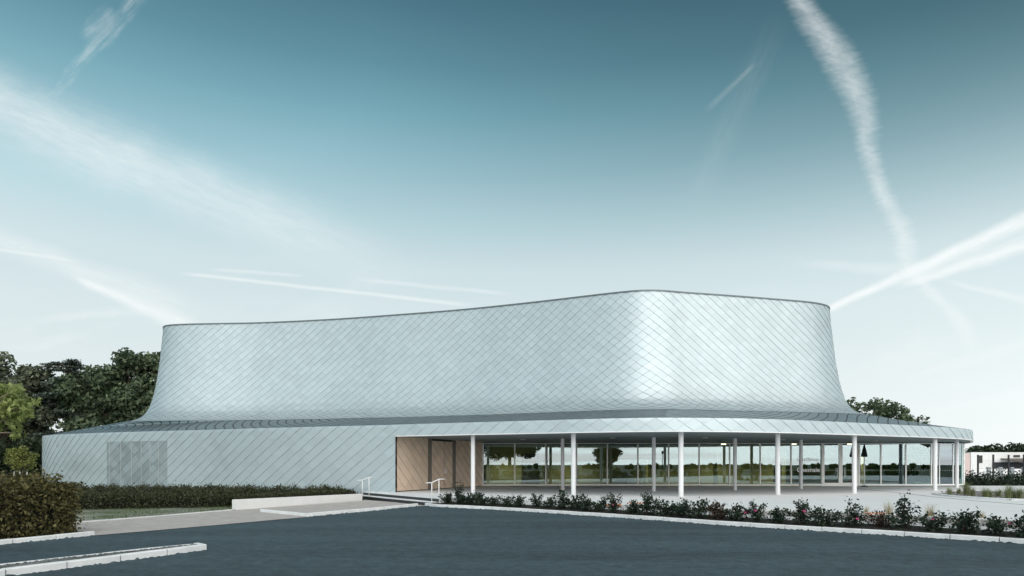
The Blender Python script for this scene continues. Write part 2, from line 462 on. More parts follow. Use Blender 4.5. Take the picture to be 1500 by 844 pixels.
def Pbase(u, v):
    u = np.asarray(u, float); v = np.asarray(v, float)
    r = Rpt(u); e = 0.15
    t = Rpt(u + e) - Rpt(u - e); t /= np.linalg.norm(t, axis=1)[:, None]
    n = np.c_[t[:, 1], -t[:, 0]]
    a = np.clip(from_v(np.minimum(v, VD)), 0, pl[-1])
    off = np.interp(a, pl, pp[:, 0]); z = np.interp(a, pl, pp[:, 1])
    D = r + n * off[:, None]
    o = Opt(u)
    w = np.clip((v - VD) / (VS - VD), 0, 1)
    xy = D * (1 - w)[:, None] + o * w[:, None]
    zz = z * (1 - w) + ZO * w
    zz = np.where(v > VS, ZO - (v - VS) * DV, zz)
    return np.c_[xy, zz]


def Pnorm(u, v):
    e = 0.12
    # one-sided at the fold so each side keeps its own normal
    va = np.where((v <= VS) & (v + e > VS), v - 2 * e, v - e); vb = np.where((v >= VS) & (v - e < VS), v + 2 * e, v + e)
    va = np.where((v >= VS) & (va < VS), v, va); vb = np.where((v <= VS) & (vb > VS), v, vb)
    du = Pbase(u + e, v) - Pbase(u - e, v); dv = Pbase(u, vb) - Pbase(u, va)
    n = np.cross(dv, du)
    return n / (np.linalg.norm(n, axis=1)[:, None] + 1e-9)


def clip_poly(poly, rect):
    u0, u1, v0, v1 = rect
    for axis, lim, sg in ((0, u0, 1), (0, u1, -1), (1, v0, 1), (1, v1, -1)):
        out = []
        for i in range(len(poly)):
            a, b = poly[i], poly[(i + 1) % len(poly)]
            da, db = (a[axis] - lim) * sg, (b[axis] - lim) * sg
            if da >= -1e-9: out.append(a)
            if (da > 1e-9 and db < -1e-9) or (da < -1e-9 and db > 1e-9):
                k = da / (da - db); out.append((a[0] + (b[0] - a[0]) * k, a[1] + (b[1] - a[1]) * k))
        poly = out
        if len(poly) < 3: return []
    return poly


def shingles(name, rects, P, Nf, mats, parent, lift=0.030, gap=0.012, sub=3, holes=(), backing=True, step=0.019, stepmat=1, base_lift=-0.02):
    """Overlapping diamond shingles over uv rectangles of the surface P; lower edges stand proud and throw a joint line."""
    UV, H, F, FM, T = [], [], [], [], []
    def face(pts, tint, mi):
        b = len(UV)
        for (u, v, h) in pts: UV.append((u, v)); H.append(h)
        F.append(tuple(range(b, b + len(pts)))); FM.append(mi); T.append(tint)
    rs = np.random.RandomState(5)
    gp, gq = (1 - gap, 1 - gap) if not hasattr(gap, '__len__') else (1 - gap[0], 1 - gap[1])
    sm_ = (stepmat, stepmat) if not hasattr(stepmat, '__len__') else stepmat
    for rect in rects:
        u0, u1, v0, v1 = rect
        for j in range(int(math.floor(v0 * 2)) - 1, int(math.ceil(v1 * 2)) + 2):
            vc = j / 2
            i0 = math.floor(u0) - 1
            for i in range(i0, int(math.ceil(u1)) + 2):
                uc = i + (0.5 if j % 2 else 0.0)
                if uc + .5 <= u0 or uc - .5 >= u1 or vc + .5 <= v0 or vc - .5 >= v1: continue
                tint = rs.rand()
                def uv(p, q): return (uc + (p - q) / 2, vc + (p + q) / 2 - .5)
                lf_, tl_ = lift * (.75 + .5 * rs.rand()), lift * .35 * (rs.rand() - .5)     # every sheet sits a little differently
                def hh(v, lf_=lf_): return 0.006 + lf_ * (v - vc + .5)
                inside = uc - .5 >= u0 and uc + .5 <= u1 and vc - .5 >= v0 and vc + .5 <= v1
                b = len(UV)
                if inside and not holes:
                    for a in range(sub + 1):
                        for c in range(sub + 1):
                            w = uv(a * gp / sub, c * gq / sub); UV.append(w); H.append(hh(w[1]) + tl_ * (w[0] - uc))
                    for a in range(sub):
                        for c in range(sub):
                            k = b + a * (sub + 1) + c
                            F.append((k, k + sub + 1, k + sub + 2, k + 1)); FM.append(0); T.append(tint)
                else:
                    for a in range(sub):
                        for c in range(sub):
                            q = [uv(a * gp / sub, c * gq / sub), uv((a + 1) * gp / sub, c * gq / sub), uv((a + 1) * gp / sub, (c + 1) * gq / sub), uv(a * gp / sub, (c + 1) * gq / sub)]
                            if any(h0 <= (q[0][0] + q[2][0]) / 2 <= h1 and k0 <= (q[0][1] + q[2][1]) / 2 <= k1 for h0, h1, k0, k1 in holes): continue
                            pl_ = clip_poly(q, rect)
                            if len(pl_) >= 3: face([(x[0], x[1], hh(x[1])) for x in pl_], tint, 0)
                # the two standing lower edges
                for e in range(2):
                    for c in range(sub):
                        ge = gq if e == 0 else gp; s0, s1 = c * ge / sub, (c + 1) * ge / sub
                        A, B = (uv(gp, s0), uv(gp, s1)) if e == 0 else (uv(s1, gq), uv(s0, gq))
                        mid = ((A[0] + B[0]) / 2, (A[1] + B[1]) / 2)
                        if not (u0 <= mid[0] <= u1 and v0 <= mid[1] <= v1): continue
                        if any(h0 <= mid[0] <= h1 and k0 <= mid[1] <= k1 for h0, h1, k0, k1 in holes): continue
                        face([(*A, hh(A[1])), (*A, hh(A[1]) - step), (*B, hh(B[1]) - step), (*B, hh(B[1]))], tint, sm_[e])
        if backing:
            nu = max(2, int((u1 - u0) * 2)); nv = max(2, int((v1 - v0) * 2))
            b = len(UV)
            for a in range(nu + 1):
                for c in range(nv + 1):
                    UV.append((u0 + (u1 - u0) * a / nu, v0 + (v1 - v0) * c / nv)); H.append(base_lift)
            for a in range(nu):
                for c in range(nv):
                    k = b + a * (nv + 1) + c
                    mu, mv = (UV[k][0] + UV[k + nv + 2][0]) / 2, (UV[k][1] + UV[k + nv + 2][1]) / 2
                    if any(h0 <= mu <= h1 and k0 <= mv <= k1 for h0, h1, k0, k1 in holes): continue
                    F.append((k, k + nv + 1, k + nv + 2, k + 1)); FM.append(1); T.append(0.5)
    UV = np.array(UV); H = np.array(H)
    X = P(UV[:, 0], UV[:, 1]) + Nf(UV[:, 0], UV[:, 1]) * H[:, None]
    return link(name, make_mesh(name, X, F, mats, FM, T, smooth=True), parent)


def u_of(x, front=True, lo=0, hi=None):
    """lattice index where the outer wall passes plan x (front side)"""
    us = np.linspace(lo, counts[0] + counts[1] if hi is None else hi, 4000)
    return float(us[np.argmin(abs(Opt(us)[:, 0] - x))])


def u_of_px(px):
    us = np.linspace(0, counts[0] + counts[1], 6000); p = Opt(us)
    return float(us[np.argmin(abs(p[:, 0] / p[:, 1] - (px - 750) / 1000.0))])


hall = empty('events_hall', (0, 45, 0))
tag(hall, 'large silver shingle-clad hall with flared upper drum and a columned glass foyer', 'building')
INV = (0, -45, 0)


def part(o):
    o.location = (o.location[0], o.location[1] - 45, o.location[2]); return o


UC = u_of(-6.2)
drum = part(shingles('upper_cladding', [(0, NU, 0, VD)], Pbase, Pnorm, [M['alu'], M['joint']], hall))
UM = float(counts[0])
for (ua, ub, left) in ((0, UM, True), (UM, NU, False)):     # shade drawn as wide dark strips on one seam family; swaps at the bend
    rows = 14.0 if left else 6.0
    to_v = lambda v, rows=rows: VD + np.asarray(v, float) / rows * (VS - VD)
    part(shingles('skirt_roof', [(ua, ub, 0, rows)], lambda u, v: Pbase(u, to_v(v)), lambda u, v: Pnorm(u, np.minimum(to_v(v), VS - .02)), [M['alu_roof'], M['joint_shade']], hall, step=.012, lift=.009, base_lift=.001,
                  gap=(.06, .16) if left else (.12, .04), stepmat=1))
# outer wall: fascia all round, wall to the ground left of the entrance and round the back
UEND = NU
UB = counts[0] + counts[1] + 14.0     # behind the right end the wall comes down again
VB = VS + 6.4
g0, g1 = u_of_px(157), u_of_px(245.5)
gv0 = VF
grect = (g0, g1, gv0, VB)
part(shingles('outer_wall', [(0, NU, VS, VF), (0, g0, VF, VB), (g1, UC, VF, VB), (UB, NU, VF, VB)], Pbase, Pnorm, [M['alu'], M['joint']], hall))
gr = part(shingles('ventilation_grille', [grect], Pbase, lambda u, v: Pnorm(u, v), [M['alu_dark'], M['joint']], hall, lift=0.02, gap=0.02, step=0.03))
gr['label'] = 'darker perforated shingle panel in the left wall'
for px in (161.5, 178, 193.5, 208, 221, 233):
    u = u_of_px(px); p = Opt(np.array([u]))[0]; n = Pnorm(np.array([u]), np.array([VS + 1]))[0][:2]
    mb = MB(); q = p + n * 0.045; t = np.array((-n[1], n[0])) * 0.022
    mb.bar(q - t * .5, q + t * .5, 0.02, 0.1, ZO - (gv0 - VS) * DV - 0.04)
    o = mb.build('batten', M['steel'], gr)

# fascia trim, roof edge, roof deck, soffit
def ring(name, m, fn, us, secs, close=True):
    V, F = [], []
    for u in us:
        for (off, z) in secs: V.append(fn(u, off, z))
    k = len(secs); n = len(us)
    for i in range(n if close else n - 1):
        for j in range(k):
            a, b = i * k + j, i * k + (j + 1) % k
            c, d = ((i + 1) % n) * k + (j + 1) % k, ((i + 1) % n) * k + j
            F.append((a, d, c, b))
    return part(link(name, make_mesh(name, V, F, [m], smooth=False), hall))


def on_outer(u, off, z):
    p = Opt(np.array([u]))[0]; n = Pnorm(np.array([u]), np.array([VS + .5]))[0]
    return (p[0] + n[0] * off, p[1] + n[1] * off, z)


def on_rim(u, off, z):
    p = Rpt(np.array([u]))[0]; n = Pnorm(np.array([u]), np.array([.5]))[0]; h = n[:2] / np.linalg.norm(n[:2])
    return (p[0] + h[0] * off, p[1] + h[1] * off, z)


ring('roof_edge', M['coping'], on_rim, np.arange(0, NU, .5), [(0.07, ZR - 0.03), (0.07, ZR + 0.045), (-0.30, ZR + 0.045), (-0.30, ZR - 0.03)])
mb = MB(); mb.poly([on_rim(u, -0.28, 0)[:2] for u in np.arange(0, NU, 1.0)], ZR - 0.03); part(mb.build('roof_deck', M['roof'], hall))
ring('fascia_trim', M['white_paint'], on_outer, np.arange(UC + .05, UB, .5), [(0.06, 3.312), (0.06, 3.352), (-0.10, 3.352), (-0.10, 3.312)], close=False)

GY = 46.0
W0, W1 = np.array((-6.2, 36.72)), np.array((-2.0, 46.0))
glass_line = [(-2.0, GY), (28.24, GY), (28.85, 46.12), (29.9, 46.32), (30.72, 46.62), (31.2, 47.15), (31.3, 53.0)]
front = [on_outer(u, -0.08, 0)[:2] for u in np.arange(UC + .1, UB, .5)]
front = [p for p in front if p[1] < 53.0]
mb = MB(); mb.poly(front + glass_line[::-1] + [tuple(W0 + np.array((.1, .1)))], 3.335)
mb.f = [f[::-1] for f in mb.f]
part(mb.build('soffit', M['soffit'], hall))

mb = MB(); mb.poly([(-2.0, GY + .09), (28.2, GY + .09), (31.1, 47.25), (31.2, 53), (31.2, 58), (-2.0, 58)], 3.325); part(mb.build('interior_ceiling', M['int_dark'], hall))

# entrance side wall in copper-toned shingles, with its doors
wd = (W1 - W0); wl = np.linalg.norm(wd); wd /= wl; wn = np.array((wd[1], -wd[0]))   # faces the porch
HW = 2.97


def Pw(u, v):
    u = np.asarray(u, float) * 0.74; v = np.asarray(v, float) * 0.62
    xy = W0[None] + u[:, None] * wd[None]
    return np.c_[xy, 0.40 + HW - v]


Nw = lambda u, v: np.repeat(np.array([[wn[0], wn[1], 0]]), len(u), axis=0)
ue = lambda s: s * wl / 0.74
for a_, b_ in ((0, .31), (.635, .995)):
    part(shingles('entrance_wall', [(ue(a_), ue(b_), 0, HW / .62)], Pw, Nw, [M['copper'], M['joint_warm']], hall, sub=1))
d0 = part(shingles('door', [(ue(.352), ue(.494) - .02, 0.15 / .62, HW / .62)], Pw, Nw, [M['copper'], M['joint_warm']], hall, sub=1))
d1 = part(shingles('door', [(ue(.494) + .02, ue(.595), 0.15 / .62, HW / .62)], Pw, Nw, [M['copper'], M['joint_warm']], hall, sub=1))
for a, b in ((.31, .352), (.595, .635)):
    mb = MB(); p, q = W0 + wd * wl * a, W0 + wd * wl * b
    mb.bar(p + wn * .005, q + wn * .005, 0.05, 0.37, 0.40 + HW); part(mb.build('door_jamb', M['jamb'], hall))
for s, dd in ((.485, d0), (.503, d1)):
    mb = MB(); p = W0 + wd * wl * s + wn * 0.11
    mb.tube([(p[0], p[1], 1.28), (p[0], p[1], 1.58)], 0.018, 8)
    q = W0 + wd * wl * s + wn * 0.03
    mb.tube([(q[0], q[1], 1.32), (p[0], p[1], 1.32)], 0.012, 6); mb.tube([(q[0], q[1], 1.54), (p[0], p[1], 1.54)], 0.012, 6)
    mb.build('handle', M['steel'], dd)
# the wall's body behind the shingles, and the dark plinth under the left wall
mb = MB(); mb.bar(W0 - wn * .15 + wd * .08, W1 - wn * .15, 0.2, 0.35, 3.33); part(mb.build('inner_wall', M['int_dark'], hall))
ring('plinth', M['dark'], on_outer, np.arange(0, UC, .5), [(-0.12, 0.0), (-0.12, 0.45), (-0.3, 0.45), (-0.3, 0.0)], close=False)

# columns
cols = [(-2.0, 35.0, .11), (2.97, 33.0, .115), (7.86, 31.75, .115), (13.08, 33.6, .115), (17.65, 35.2, .115), (24.1, 38.9, .115), (27.95, 42.9, .115),
        (2.95, 39.8, .105), (7.84, 37.75, .105), (12.9, 39.5, .105), (17.65, 41.7, .105)]
for (x, y, r) in cols:
    mb = MB()
    n = 24; ringv = []
    for (rr, z) in ((r + .03, .35), (r + .03, .365), (r, .368), (r, 3.335)):
        ringv.append([(x + rr * math.cos(t), y + rr * math.sin(t), z) for t in np.linspace(0, 2 * math.pi, n, endpoint=False)])
    V = [p for rg in ringv for p in rg]
    F = [(i * n + k, i * n + (k + 1) % n, (i + 1) * n + (k + 1) % n, (i + 1) * n + k) for i in range(3) for k in range(n)]
    mb.add(V, F); part(mb.build('column', M['column'], hall, smooth=True))

# glazing
def window(p, q, z0=0.40, z1=3.26, gm='glass', fw=0.09, dots=(1.42, 2.0), rail=0.10, name='window', head=True):
    p, q = np.array(p, float), np.array(q, float)
    d = (q - p); l = np.linalg.norm(d); d /= l; n = np.array((d[1], -d[0]))
    mb = MB()
    mb.bar(p - d * fw / 2 + d * .002, p + d * fw / 2, 0.10, z0, z1)
    mb.bar(q - d * fw / 2 + d * .002, q + d * fw / 2 - d * fw / 2, 0.098, z0, z1)
    mb.bar(p + d * fw / 2, q - d * fw / 2, 0.094, z0, z0 + rail)
    if head: mb.bar(p + d * fw / 2, q - d * fw / 2, 0.094, z1 - .04, z1)
    w = part(mb.build(name, M['frame_paint'], hall))
    mb = MB(); mb.bar(p + d * fw / 2, q - d * fw / 2, 0.024, z0 + rail, z1 - (.04 if head else 0))
    if dots:      # safety dots stuck on the glass
        k = int((l - fw) / 0.15)
        for z in dots:
            for i in range(k):
                c = p + d * (fw / 2 + (i + .5) * (l - fw) / k) + n * 0.0145
                a = d * .02
                mb.add([(c[0] - a[0], c[1] - a[1], z - .02), (c[0] + a[0], c[1] + a[1], z - .02), (c[0] + a[0], c[1] + a[1], z + .02), (c[0] - a[0], c[1] - a[1], z + .02)], [(0, 1, 2, 3)], 1)
    mb.build('pane', [M[gm], M['dots']], w)
    return w


X = lambda px, y=GY: (px - 750) / 1000 * y
pxs = [707.5, 754, 799.4, 844.6, 889.6, 934.3, 979.3, 1024, 1068.6, 1113.4, 1158.5, 1204]
wins = []
for i in range(len(pxs) - 1):
    wins.append(window((X(pxs[i]), GY), (X(pxs[i + 1]), GY), dots=(1.42, 2.0) if i < 5 else (1.42,)))
# entrance doors
for a, b in ((1204, 1230.5), (1230.5, 1257)):
    w = window((X(a) + .06, GY - .02), (X(b) - .02, GY - .02), z0=0.37, rail=0.22, fw=0.17, dots=(1.42,), name='entrance_door')
    mb = MB(); x = X(b) - .26 if a < 1210 else X(a) + .26
    mb.tube([(x, GY - .14, 1.0), (x, GY - .14, 1.6)], .016, 8); mb.tube([(x, GY - .14, 1.05), (x, GY - .05, 1.05)], .012, 6); mb.tube([(x, GY - .14, 1.55), (x, GY - .05, 1.55)], .012, 6)
    mb.build('handle', M['steel'], w)
for a, b in ((1258.5, 1290), (1290, 1326.5), (1326.5, 1364)):
    window((X(a), GY), (X(b), GY), dots=(1.42,))
gl = glass_line[1:]
for i in range(len(gl) - 1):
    if i == 4:
        for k in range(3):
            a, b = np.array(gl[4]), np.array(gl[5]); window(a + (b - a) * k / 3, a + (b - a) * (k + 1) / 3, gm='glass_green', dots=(1.42,))
    else:
        window(gl[i], gl[i + 1], gm='glass_green', dots=(1.42, 2.0), fw=.06)
mb = MB(); mb.bar((-2.0, GY - .0), (28.24, GY - .0), 0.16, 3.26, 3.333); part(mb.build('glazing_head', M['coping'], hall))


def text_part(body, size, x, z, y, parent, bold=0.0, name='lettering'):
    cu = bpy.data.curves.new(name, 'FONT'); cu.body = body; cu.size = size; cu.extrude = 0.004; cu.offset = bold; cu.align_x = 'LEFT'
    tmp = bpy.data.objects.new('tmp', cu); COL.objects.link(tmp)
    dg = bpy.context.evaluated_depsgraph_get()
    me = bpy.data.meshes.new_from_object(tmp.evaluated_get(dg))
    bpy.data.objects.remove(tmp)
    wdt = max(v.co.x for v in me.vertices) - min(v.co.x for v in me.vertices)
    for v in me.vertices:
        c = v.co.copy(); v.co = (x + c.x, y - c.z, z + c.y)
    me.materials.clear(); me.materials.append(M['lettering'])
    o = link(name, me, parent); o.location = (0, -45 + 45, 0)
    return o, wdt


sw = wins[-1]
t1, wdt = text_part('Chesnaie', 0.42, X(1167), 1.85 - 11.3 * .046, GY - .02, sw, 0.006)
text_part('Carthuse', 0.40, X(1167.5), 1.85 + 4.5 * .046, GY - .02, sw, -0.004)

# interior seen through the glass
mb = MB(); mb.poly([(-2.0, GY + .06), (28.2, GY + .06), (31.1, 47.3), (31.2, 53), (31.2, 57), (-2.0, 57)], 0.38); part(mb.build('interior_floor', M['int_floor'], hall))
mb = MB(); mb.bar((2.5, 51.8), (19.8, 51.8), .2, .38, 3.3); part(mb.build('interior_wall', M['int_wall'], hall))
mb = MB(); mb.bar((-1.9, 49.3), (2.35, 49.3), .2, .38, 3.3); iw = part(mb.build('interior_wall', M['int_wall'], hall))
mb = MB(); mb.bar((0.7, 49.17), (1.95, 49.17), .05, .38, 2.6); mb.build('interior_door', M['int_dark'], iw)
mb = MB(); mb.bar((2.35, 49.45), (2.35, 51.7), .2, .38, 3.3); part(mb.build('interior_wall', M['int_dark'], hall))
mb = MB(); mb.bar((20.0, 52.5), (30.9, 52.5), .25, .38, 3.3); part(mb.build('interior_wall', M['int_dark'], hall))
mb = MB(); mb.box(8.6, 13.5, 50.2, 50.9, .38, 1.5, c=.03); part(mb.build('bar_counter', M['int_wall'], hall))
for (x, y) in ((4.6, 49), (9.6, 49), (14.6, 49), (19.5, 49), (25.5, 49.5)):
    mb = MB(); mb.tube([(x, y, .38), (x, y, 3.3)], .16, 16); part(mb.build('interior_column', M['int_wall'], hall))
# downlights in the soffit and just inside the glass
for (px, py, lit) in ((741, 649.8, 1), (766, 643.5, 0), (897, 641.2, 0), (985, 650.4, 1), (1033, 641.4, 0), (1133, 651, 1), (840, 655, 2), (1060, 655, 2), (1163, 657, 2), (1245, 657, 2), (1146, 644, 0), (1282, 646, 0)):
    h = 1.48; y = 1000 * h / (680 - py); x = (px - 750) / 1000 * y
    if lit: y = GY + (1.2 if lit == 1 else 3.4); x = (px - 750) / 1000 * y
    zt = 3.323 if lit else 3.333
    mb = MB(); mb.tube([(x, y, zt), (x, y, zt - (.06 if lit else .03))], .17 if lit else .15, 20)
    part(mb.build('downlight', M['lamp_on'] if lit else M['lamp_off'], hall))
    if lit:
        ld = bpy.data.lights.new('downlight_glow', 'SPOT'); ld.energy = 330 if px < 800 else 330; ld.color = (1, .86, .60); ld.spot_size = R(130); ld.shadow_soft_size = .12; ld.spot_blend = .6
        lo = bpy.data.objects.new('downlight_glow', ld); COL.objects.link(lo); lo.location = (x, y, 3.2)
mb = MB(); vx, vy = (148 - 750) / 1000 * 55, 55; mb.tube([(vx, vy, 4.2), (vx, vy, 4.98)], .07, 10); part(mb.build('vent_pipe', M['column'], hall))

# ---------------------------------------------------------------- ground, road, path, terrace
mb = MB(); mb.poly([(-1500, -1500), (1500, -1500), (1500, 2500), (-1500, 2500)], -0.06)
tag(mb.build('ground', M['ground']), kind='structure')

KR = [(-3.85, 30.1), (-3.2, 29.2), (-.885, 27.65), (.96, 25.95), (2.4, 24.6), (3.55, 23.5), (5.25, 21.75), (6.2, 20.65), (7.85, 19.2), (9.6, 17.75), (11.05, 16.45), (11.9, 15.65), (14.2, 13.4), (18, 9.4), (24, 2)]
KL_path = [(-10.75, 17.6), (-9.1, 20.3), (-7.25, 23.6)]
KL_kerb = [(-7.1, 23.9), (-5.25, 27.3), (-4.1, 29.85)]
KL_low = [(-16.5, 3.0), (-13.6, 10.5), (-11.75, 15.4), (-10.75, 17.6)]


def resample(pts, step):
    P = np.array(pts, float); L = np.r_[0, np.cumsum(np.linalg.norm(np.diff(P, axis=0), axis=1))]
    n = max(1, int(round(L[-1] / step))); t = np.linspace(0, L[-1], n + 1)
    return np.c_[np.interp(t, L, P[:, 0]), np.interp(t, L, P[:, 1])], L[-1]


def normals(P):
    d = np.gradient(P, axis=0); d /= np.linalg.norm(d, axis=1)[:, None]
    return np.c_[-d[:, 1], d[:, 0]]


road = KL_low + KL_path[1:] + KL_kerb + KR[0:]
rp = [tuple(p) for p in road] + [(60, -60), (-60, -60)]
mb = MB(); mb.poly(rp[::-1], 0.0)
# ragged asphalt lip against the kerbs


def lip(mb, pts, side):
    P, _ = resample(pts, 0.045); n = normals(P) * side
    prev = None
    for i in range(len(P)):
        h = 0.006 + 0.020 * abs(random.gauss(0, .8)); w = 0.04 + 0.06 * random.random()
        a = (*(P[i] - n[i] * .01), h); b = (*(P[i] + n[i] * w * .45), h * .75 + .004); c = (*(P[i] + n[i] * w), 0.0015)
        if prev is not None:
            pa, pb, pc = prev
            mb.add([pa, pb, pc, a, b, c], [(0, 1, 4, 3), (1, 2, 5, 4)])
        prev = (a, b, c)


lip(mb, KR, -1); lip(mb, KL_kerb, -1); lip(mb, KL_low, -1)
ISL_N = [(-11.2, 5.0), (-9.35, 9.0), (-8.2, 11.3), (-7.55, 12.6), (-6.95, 13.75), (-6.55, 14.65)]
ISL_F = [(-12.0, 5.3), (-10.1, 9.3), (-8.95, 11.75), (-8.22, 12.95), (-7.45, 14.2), (-6.85, 14.95)]
lip(mb, ISL_N, -1)
tag(mb.build('road', M['asphalt'], smooth=False), kind='structure')


def kerb(name, pts, side, w=0.13, h=0.13, stone=1.0, z0=-0.05):
    P, L = resample(pts, stone)
    n = normals(P) * side
    mb = MB()
    for i in range(len(P) - 1):
        d = P[i + 1] - P[i]; d = d / np.linalg.norm(d)
        g = 0.011; j = random.uniform(-.004, .004)
        a0, b0 = P[i] + d * g, P[i + 1] - d * g
        a1, b1 = a0 + n[i] * w, b0 + n[i + 1] * w
        c = .015
        hh = h + j
        V = [(*a0, z0), (*b0, z0), (*b1, z0), (*a1, z0), (*a0, hh - c), (*b0, hh - c), (*b1, hh - c), (*a1, hh - c),
             (*(a0 + n[i] * c), hh), (*(b0 + n[i + 1] * c), hh), (*(b1 - n[i + 1] * c), hh), (*(a1 - n[i] * c), hh)]
        F = [(0, 1, 5, 4), (1, 2, 6, 5), (2, 3, 7, 6), (3, 0, 4, 7), (4, 5, 9, 8), (5, 6, 10, 9), (6, 7, 11, 10), (7, 4, 8, 11), (8, 9, 10, 11)]
        if side < 0: F = [f[::-1] for f in F]
        mb.add(V, F)
    return tag(mb.build(name, M['kerb']), kind='structure')


kerb('kerb', KR, 1)
kerb('kerb', KL_kerb, 1)
kerb('kerb', KL_low, 1, h=.12)
kerb('kerb', [(-9.75, 26.4), (-7.1, 23.9)], 1, h=.11, w=.12)
kerb('kerb', ISL_N, 1, w=.16, h=.135)
kerb('kerb', ISL_F[::-1], 1, w=.12, h=.125)
kerb('kerb', [ISL_N[-1], ISL_F[-1]], 1, w=.12, h=.13)
mb = MB(); mb.poly(ISL_N + ISL_F[::-1], 0.105); tag(mb.build('gravel_bed', M['gravel']), kind='structure')

# path
mb = MB()
pth = KL_path + KL_kerb + [(-3.7, 30.3), (-3.6, 30.6), (-7.6, 35.2), (-7.55, 34.0), (-11.1, 27.5), (-12.3, 24.2), (-13.5, 21.6), (-16, 18.5), (-18, 16.5)]
mb.poly(pth, 0.012); tag(mb.build('path', M['path']), kind='structure')
# worn lawn between the path and the low hedge
mb = MB(); mb.poly([(-20, 15.5), (-13.5, 21.62), (-12.3, 24.22), (-11.1, 27.52), (-11.2, 29.5), (-16, 31), (-30, 29), (-32, 20)], 0.02)
tag(mb.build('lawn', M['lawn']), kind='structure')
mb = MB(); P, _ = resample([(-15.5, 18.6), (-13.55, 21.6), (-12.35, 24.2), (-11.2, 27.3)], .6)
mb = MB()
for i in range(len(P) - 1): mb.bar(P[i], P[i + 1] - (P[i + 1] - P[i]) * .004, .07, -.02, .045)
tag(mb.build('path_edging', M['kerb']), kind='structure')

# terrace
Kd, KLn = resample(KR, .5); Kn = normals(Kd)
wbed = np.interp(Kd[:, 0], [-4, -2.5, 1.0, 5.0, 7.0, 12, 24], [.9, 1.1, 1.35, 1.7, 3.0, 2.7, 2.6])
bed_back = Kd + Kn * wbed[:, None]
i0 = 2
terr = [(-8.15, 37.2), (-3.15, 30.0)] + [tuple(p) for p in bed_back[i0:]] + [(60, 2), (60, 47.5), (31.6, 47.5), (31.0, 46.2), (28.2, 45.9), (28.2, 47), (-2.2, 47), (-2.2, 46), (-6.1, 37.4)]
mb = MB(); mb.slab(terr, -0.05, 0.35)
tag(mb.build('terrace', M['concrete']), kind='structure')
# steps
sd = np.array((3.3, -4.7)); sd /= np.linalg.norm(sd); sn = np.array((-sd[1], sd[0]))   # ascending direction
A0 = np.array((-8.05, 36.95)); B0 = np.array((-3.25, 30.1))
steps = empty('entrance_steps', (*((A0 + B0) / 2), 0)); tag(steps, 'short flight of steps with dark risers and pale treads up to the terrace', 'steps')
for k, z in ((0, .352), (1, .19)):
    mb = MB(); off = -sn * (.34 * k)
    a, b = A0 + off, B0 + off + (sd * -.1 * k)
    mb.bar(a - sn * -.155, b - sn * -.155, .36, z - .035, z, c=.006)
    o = mb.build('tread', M['concrete'], steps); o.location = (-steps.location[0], -steps.location[1], 0)
    mb = MB(); a2, b2 = a + sn * .02, b + sn * .02
    mb.bar(a2, b2, .03, z - .165 if k == 0 else .012, z - .037)
    o = mb.build('riser', M['step'], steps); o.location = (-steps.location[0], -steps.location[1], 0)


def handrail(base, label):
    h = empty('handrail', (base[0], base[1], 0)); tag(h, label, 'handrail', 'handrails beside the entrance steps')
    a = np.array((0., 0.)); b = sn * .36
    mb = MB(); mb.tube([(a[0], a[1], .15), (a[0], a[1], 1.02)], .022, 10); mb.build('post', M['white_paint'], h, smooth=True)
    mb = MB(); mb.tube([(b[0], b[1], .15), (b[0], b[1], 1.17)], .022, 10); mb.build('post', M['white_paint'], h, smooth=True)
    e0, e1 = a - sn * .28, b + sn * .28
    mb = MB(); mb.tube([(e0[0], e0[1], 1.02), (a[0], a[1], 1.03), (b[0], b[1], 1.18), (e1[0], e1[1], 1.18)], .022, 10); mb.build('rail', M['white_paint'], h, smooth=True)
    return h


handrail((-3.55, 30.2), 'white tubular handrail in front of the rose bed by the copper wall')
handrail((-7.65, 34.9), 'white tubular handrail at the end of the low white wall')

# low white wall
lw = MB(); lw.bar((-11.2, 27.5), (-7.62, 34.35), .22, -.05, .42, z1b=.36, c=.01)
tag(lw.build('low_wall', M['wall_white']), 'low white garden wall between the path and the clipped hedge', 'wall', kind='thing')

# rose bed strip and gravel
def strip(name, m, w0, w1, z0, z1, xmin, xmax):
    idx = [i for i in range(len(Kd)) if xmin <= Kd[i][0] <= xmax]
    V, F = [], []
    k = 8
    for i in idx:
        for j in range(k + 1):
            t = j / k
            a, b = w0(i), w1(i)
            p = Kd[i] + Kn[i] * (a + (b - a) * t)
            V.append((p[0], p[1], z0 + (z1 - z0) * t + random.uniform(-.012, .012)))
    for i in range(len(idx) - 1):
        for j in range(k):
            a = i * (k + 1) + j; F.append((a, a + k + 1, a + k + 2, a + 1))
    return tag(link(name, make_mesh(name, V, [f[::-1] for f in F], [m], smooth=True)), kind='structure')


split = lambda i: min(1.05, wbed[i])
split2 = lambda i: min(1.45, wbed[i])
strip('flower_bed', M['mulch'], lambda i: .12, split, .10, .20, -4.2, 25)
strip('pebble_strip', M['gravel_pale'], split, split2, .20, .26, -.5, 25)
strip('gravel_bed', M['gravel'], split2, lambda i: wbed[i] + .05, .26, .33, 3.0, 25)


